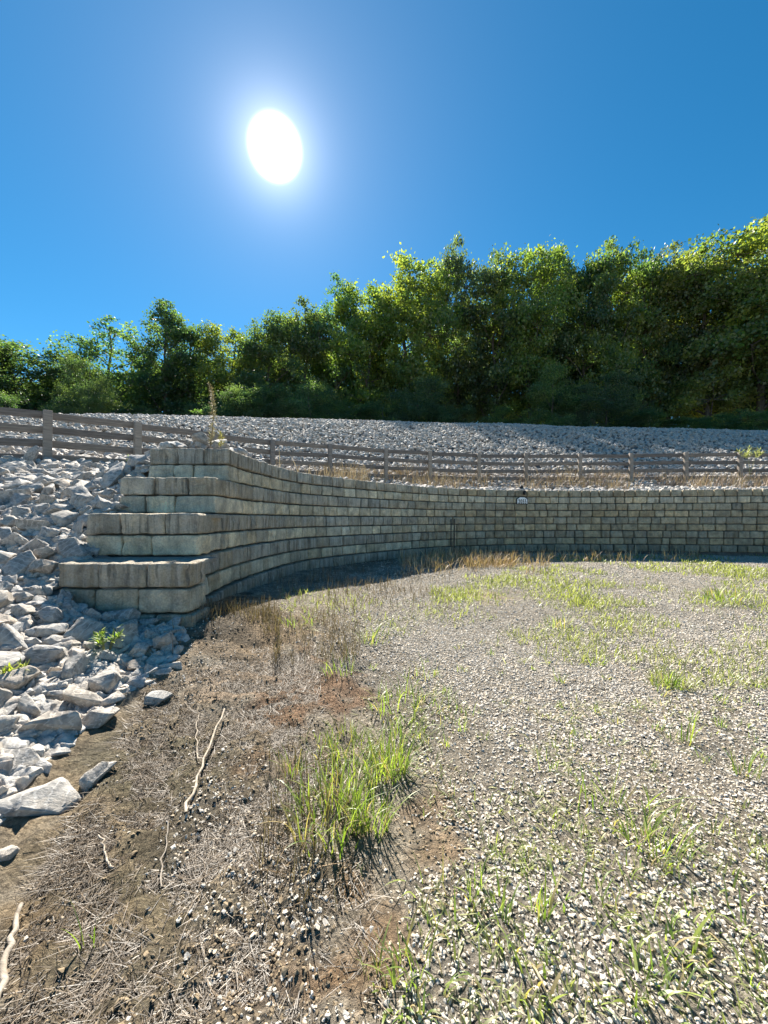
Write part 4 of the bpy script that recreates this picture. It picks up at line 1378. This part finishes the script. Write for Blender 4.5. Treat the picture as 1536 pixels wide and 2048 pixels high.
# lamp above the plate
X, Y, rz = wall_face_at(1048, .85, .02)
lamp = empty('wall_lamp', W3(X, Y, (HY - 986) / F * Y), rz)
tag(lamp, 'small black lamp fixed to the wall above the number plate', 'lamp')
q, Fs = rounded_box(.07, .02, .10, .008, 1, 1, 1); link('back_plate', mesh_np('back_plate', q + np.array((0, -.01, 0)), Fs), M_BLACK, lamp)
V, q = tube([(0, -.03, -.05), (0, -.055, .0), (0, -.06, .055), (0, -.05, .075)], (.045, .04, .03, .006), 10); link('hood', mesh_np('hood', V, q, None, True), M_BLACK, lamp)
V, q = tube([(0, -.02, .03), (0, -.03, .13), (-.03, .02, .17)], (.012, .012, .012), 6); link('bracket', mesh_np('bracket', V, q, None, True), M_BLACK, lamp)
V, q = tube([(-.06, .05, .155), (-.06, .05, .19), (-.06, .05, .24), (-.06, .05, .255)], (.05, .06, .05, .01), 10); link('solar_cap', mesh_np('solar_cap', V, q, None, True), M_BLACK, lamp)
for px, y0, y1, lab in ((902, 1042, 1085, 'shorter dark rod standing against the curved wall'), (908.5, 1043, 1088, 'longer dark rod standing against the curved wall')):
    X, Y, rz = wall_face_at(px, 0, .28)
    P = np.array([(0, 0, (HY - y1) / F * Y), (.01, .02, 0), (.0, .05, (HY - y0) / F * Y)])
    P[:, 2] -= P[0, 2]
    P[0, 2] -= .12
    V, q = tube(P, (.016, .015, .012), 6)
    tag(link('rod', mesh_np('rod', V, q, None, True), mat_plain('rusty_rod', (.045, .035, .03), .8), None, W3(X, Y, (HY - y1) / F * Y)), lab, 'rod')

# ------------------------------------------------------------------ trees
def make_tree(seed, Ht=16.0, crown=9.0, start=.22, airy=1.0, nlobe=11, dens=1.0):
    """returns (trunk mesh, crown mesh): a crown of uneven lobes carried by limbs"""
    rs = random.Random(seed); rn = np.random.default_rng(seed)
    Vs, Qs, m0 = [], [], 0
    def limb(P, r0, r1, ns):
        nonlocal m0
        V, q = tube(P, np.linspace(r0, r1, len(P)), ns)
        Vs.append(V); Qs.append(q + m0); m0 += len(V)
    tp = [np.array((0, 0, -.6))]
    dx, dy = rs.uniform(-.06, .06), rs.uniform(-.06, .06)
    for k in range(1, 9):
        tp.append(np.array((dx * k * 1.6 + rs.uniform(-.22, .22), dy * k * 1.6 + rs.uniform(-.22, .22), Ht * .9 * k / 8)))
    tp = np.array(tp)
    limb(tp, .26, .05, 8)
    clumps = []
    for i in range(nlobe):
        g = (i + rs.uniform(.2, .8)) / nlobe
        f = start + (0.95 - start) * g
        a = i * 2.4 + rs.uniform(-.6, .6)
        z = f * Ht * .9
        c0 = np.array([np.interp(max(.3, z - 1.6), tp[:, 2], tp[:, k]) for k in range(3)])
        env = crown * .5 * (math.sin(math.pi * min(1, .30 + .50 * g)) ** .7)
        lr = crown * rs.uniform(.17, .27) * (1.05 - .12 * g)
        rr = max(0, env - lr * .8) * rs.uniform(.65, 1.1)
        lc = np.array([np.interp(z, tp[:, 2], tp[:, k]) for k in range(3)]) + np.array((math.cos(a) * rr, math.sin(a) * rr, rs.uniform(-.2, .7)))
        limb(np.array([c0, (c0 + lc) / 2 + rn.normal(0, .18, 3), lc]), .10 * (1 - .55 * g), .03, 5)
        nc = int(24 * airy * (lr / (crown * .2)) ** 2)
        for j in range(nc):
            d = rn.normal(0, 1, 3); d /= np.linalg.norm(d)
            if d[2] < -.35 and rs.random() < .6: d[2] *= -1
            e = lc + d * lr * rs.uniform(.35, 1.12) * np.array((1.1, 1.1, .85))
            if j % 3 == 0:
                limb(np.array([lc, (lc + e) / 2 + rn.normal(0, .1, 3), e]), .03, .008, 4)
            clumps.append((e, rs.uniform(.26, .60) * crown / 9))
    for j in range(int(12 * airy)):
        t_ = rs.uniform(.86, 1.0)
        clumps.append((tp[-1] * np.array((1, 1, 0)) + rn.normal(0, .30, 3) * np.array((1, 1, 0)) * (.6 + 2.8 * (1.0 - t_) / .14) * crown / 8 + np.array((0, 0, Ht * t_)), rs.uniform(.2, .42)))
    trunk = mesh_np('trunk', np.vstack(Vs), np.vstack(Qs), None, True)
    trunk.materials.append(M_BARK)
    C, T_ = [], []
    for (c, r) in clumps:
        n = int(dens * 330 * r * r) + 14
        d = rn.normal(0, .62, (n, 3))
        C.append(c + d * r * np.array((1.2, 1.2, .85)))
        sh = rs.uniform(.8, 1.2)
        yl = rs.uniform(0, 1) ** 2
        T_.append(np.tile(np.array((.108 + .115 * yl, .165 + .085 * yl, .080)) * sh, (n, 1)))
    C = np.vstack(C); T_ = np.vstack(T_); n = len(C)
    s = rn.uniform(.065, .145, n)
    a = rn.normal(0, 1, (n, 3)); a /= np.linalg.norm(a, axis=1, keepdims=True)
    nn = rn.normal(0, 1, (n, 3)) + np.array((0, 0, .9))
    b = np.cross(nn, a); b /= np.maximum(np.linalg.norm(b, axis=1, keepdims=True), 1e-6)
    A, B = a * s[:, None], b * (s * rn.uniform(.55, .9, n))[:, None]
    V = np.stack([C - A, C + B, C + A, C - B], 1).reshape(-1, 3)
    Q = np.arange(n * 4).reshape(-1, 4)
    T4 = np.repeat(T_ * rn.uniform(.75, 1.3, (n, 1)), 4, 0)
    cm_ = mesh_np('crown', V, Q, T4)
    cm_.materials.append(M_LEAF)
    print('tree leaves', n)
    return trunk, cm_
PROTO = {
    'a': make_tree(1, 16, 9, .26, 1, 13), 'b': make_tree(2, 16, 8.5, .14, 1, 13), 'c': make_tree(3, 16, 9.5, .28, 1, 12), 'd': make_tree(4, 16, 8, .12, 1, 14),
    'airy': make_tree(5, 16, 8.5, .34, .7, 9, .8), 'slim': make_tree(6, 16, 7.6, .10, 1.0, 14), 'e': make_tree(7, 16, 10, .22, 1, 14),
    'bush': make_tree(8, 16, 15, .02, 1.0, 9), 'bush2': make_tree(9, 16, 13, .02, 1.0, 10),
}
TOPZ = {}
for k_, (tr_, cr_) in PROTO.items():
    z_ = np.empty(len(cr_.vertices) * 3, dtype=np.float32); cr_.vertices.foreach_get('co', z_)
    TOPZ[k_] = float(np.percentile(z_[2::3], 99.7))
def terrain_h(x, y):
    return float(bank_h(np.array(x), np.array(y)))
GREEN, YEL, DARK, BROWN, BLUE = (1, 1, 1), (1.5, 1.3, .9), (.7, .8, .9), (1.2, .95, .85), (.8, .95, 1.2)
def tree(px, ty, wpx, D, kind, col, label, group='trees behind the rock slope', name='tree', cat='tree'):
    if name == 'tree': D = D * np.interp(px, [-100, 900, 1200, 1700], [1.5, 1.45, 1.2, 1.1])
    else: D = D * np.interp(px, [0, 900, 1200], [1.3, 1.22, 1.08])
    x = (px - CX) / F * D
    h0 = terrain_h(x, D)
    Hh = (HY - ty) / F * D - h0
    root = empty(name, W3(x, D, h0 - .2), random.uniform(0, 6.28))
    tag(root, label, cat, group)
    wdt = wpx * 1.45 / F * D / 8.6
    tr, cr_ = PROTO[kind]
    c4 = tuple(c * random.uniform(.92, 1.08) for c in col) + (1,)
    for nm, me in (('trunk', tr), ('crown', cr_)):
        o = link(nm, me, None, root)
        o.scale = (wdt, wdt, Hh / TOPZ[kind])
        o.color = c4
FRONT = [  # dark tint on left-hand trees paints their backlit silhouette into the leaf colour
    (-70, 700, 170, 26, 'a', DARK, 'green tree cut off by the left edge of the view'),
    (45, 690, 150, 29, 'e', DARK, 'low round tree, first in the row at the left'),
    (125, 706, 120, 30, 'b', GREEN, 'low pale green tree right of the round left-hand tree'),
    (213, 632, 135, 33, 'airy', BLUE, 'open two-headed tree with sky showing through its crown'),
    (325, 608, 115, 35, 'slim', DARK, 'narrow dark tree with a pointed top beside the open tree'),
    (395, 655, 95, 36, 'b', DARK, 'short tree tucked right of the narrow dark tree'),
    (462, 650, 110, 37, 'a', YEL, 'flat-topped yellow-green tree above the tall dried weed'),
    (535, 628, 105, 38, 'c', GREEN, 'tree below the sun where the treeline starts to climb'),
    (600, 600, 115, 40, 'd', GREEN, 'rounded tree on the climbing part of the treeline'),
    (672, 548, 110, 41, 'airy', BLUE, 'thin-topped tree with bare twigs against the sky'),
    (735, 560, 125, 41, 'a', YEL, 'broad yellow-green tree right of the thin-topped tree'),
    (800, 534, 130, 42, 'e', YEL, 'tall yellowish tree left of the tallest middle tree'),
    (855, 524, 90, 43, 'airy', GREEN, 'open-branched tree touching the tallest middle tree'),
    (918, 474, 88, 43, 'd', GREEN, 'tallest middle tree, its top standing above the row'),
    (985, 518, 115, 43, 'c', GREEN, 'tree just right of the tallest middle tree'),
    (1058, 518, 120, 43, 'e', YEL, 'golden green tree over the number plate'),
    (1108, 497, 100, 45, 'b', BLUE, 'bluish round-topped tree behind the golden green one'),
    (1165, 522, 100, 44, 'a', DARK, 'dark tree in the dip of the treeline'),
    (1228, 482, 115, 44, 'd', YEL, 'light green tree right of the dip in the treeline'),
    (1280, 510, 105, 45, 'd', GREEN, 'green tree just left of the brownish-topped one'),
    (1340, 494, 125, 46, 'c', BROWN, 'brownish-topped tree in the right part of the row'),
    (1420, 490, 150, 43, 'e', YEL, 'wide bright yellow-green tree left of the highest tree'),
    (1515, 450, 190, 43, 'a', YEL, 'highest tree of the row, at the right edge'),
    (1640, 435, 210, 43, 'e', GREEN, 'tree cut off by the right edge of the view'),
]
for t in FRONT: tree(*t)
# a second row filling the wood behind
SHORT = ['tree at the left edge', 'low round tree', 'low pale green tree', 'open two-headed tree', 'narrow dark tree', 'short tucked tree', 'flat-topped yellow-green tree', 'tree under the sun', 'rounded tree of the climb',
         'thin-topped tree', 'broad yellow-green tree', 'tall yellowish tree', 'open-branched tree', 'tallest middle tree', 'tree right of the tallest middle one', 'golden green tree', 'bluish round-topped tree', 'dark tree in the dip',
         'light green tree right of the dip', 'green tree left of the brownish one', 'brownish-topped tree', 'wide bright tree', 'highest tree', 'tree at the right edge']
used_labels = {}
def second_label(px):
    j = min(range(len(FRONT)), key=lambda i: abs(FRONT[i][0] - px))
    side = 'left of' if px < FRONT[j][0] else 'right of'
    lab = 'shaded tree farther back, just %s the %s' % (side, SHORT[j])
    used_labels[lab] = used_labels.get(lab, 0) + 1
    return lab if used_labels[lab] == 1 else lab.replace('just ', 'close ')
ORD = ['first', 'second', 'third', 'fourth', 'fifth', 'sixth', 'seventh', 'eighth', 'ninth', 'tenth', 'eleventh', 'twelfth', 'thirteenth', 'last']
def shrub_label(px, tall):
    xs_ = [p[0] for p in FPX]
    j = min(range(len(xs_)), key=lambda i: abs(xs_[i] - px))
    side = 'left of' if px < xs_[j] - 18 else 'right of' if px > xs_[j] + 18 else 'over'
    return '%s shrub at the foot of the wood, %s the %s fence post' % ('tall' if tall > 110 else 'low', side, ORD[j])
k = 0
for i, px in enumerate(range(-120, 1760, 92)):
    ty = np.interp(px, [-120, 100, 300, 480, 620, 760, 900, 1100, 1300, 1536, 1760], [742, 738, 722, 705, 680, 668, 655, 645, 632, 612, 595]) + random.uniform(-10, 40)
    D = np.interp(px, [-120, 400, 800, 1760], [36, 43, 49, 52]) + random.uniform(-1.5, 3)
    tree(px + random.uniform(-20, 20), ty, random.uniform(120, 170), D, random.choice('abcde'), random.choice((GREEN, DARK, GREEN, BLUE)), second_label(px), 'second row of trees in the wood')
# shrubs and saplings at the edge of the wood
for i, px in enumerate(range(-60, 1700, 76)):
    if 180 < px < 230: continue
    D = np.interp(px, [-100, 0, 250, 400, 600, 768, 1000, 1280, 1536, 1800], [21, 24, 28.5, 31.5, 34.5, 37, 38.5, 38.5, 37, 36]) + random.uniform(0, 2.0)
    yb = np.interp(px, [0, 400, 1000, 1536], [841, 843, 853, 873])
    sx_, tl_ = px + random.uniform(-25, 25), random.choice((random.uniform(25, 60), random.uniform(50, 130)))
    tree(sx_, yb - tl_, random.uniform(40, 80), D, random.choice(('bush', 'bush2')), random.choice((GREEN, DARK, DARK, BLUE, DARK)), shrub_label(sx_, tl_), 'shrubs along the edge of the wood', 'shrub', 'shrub')
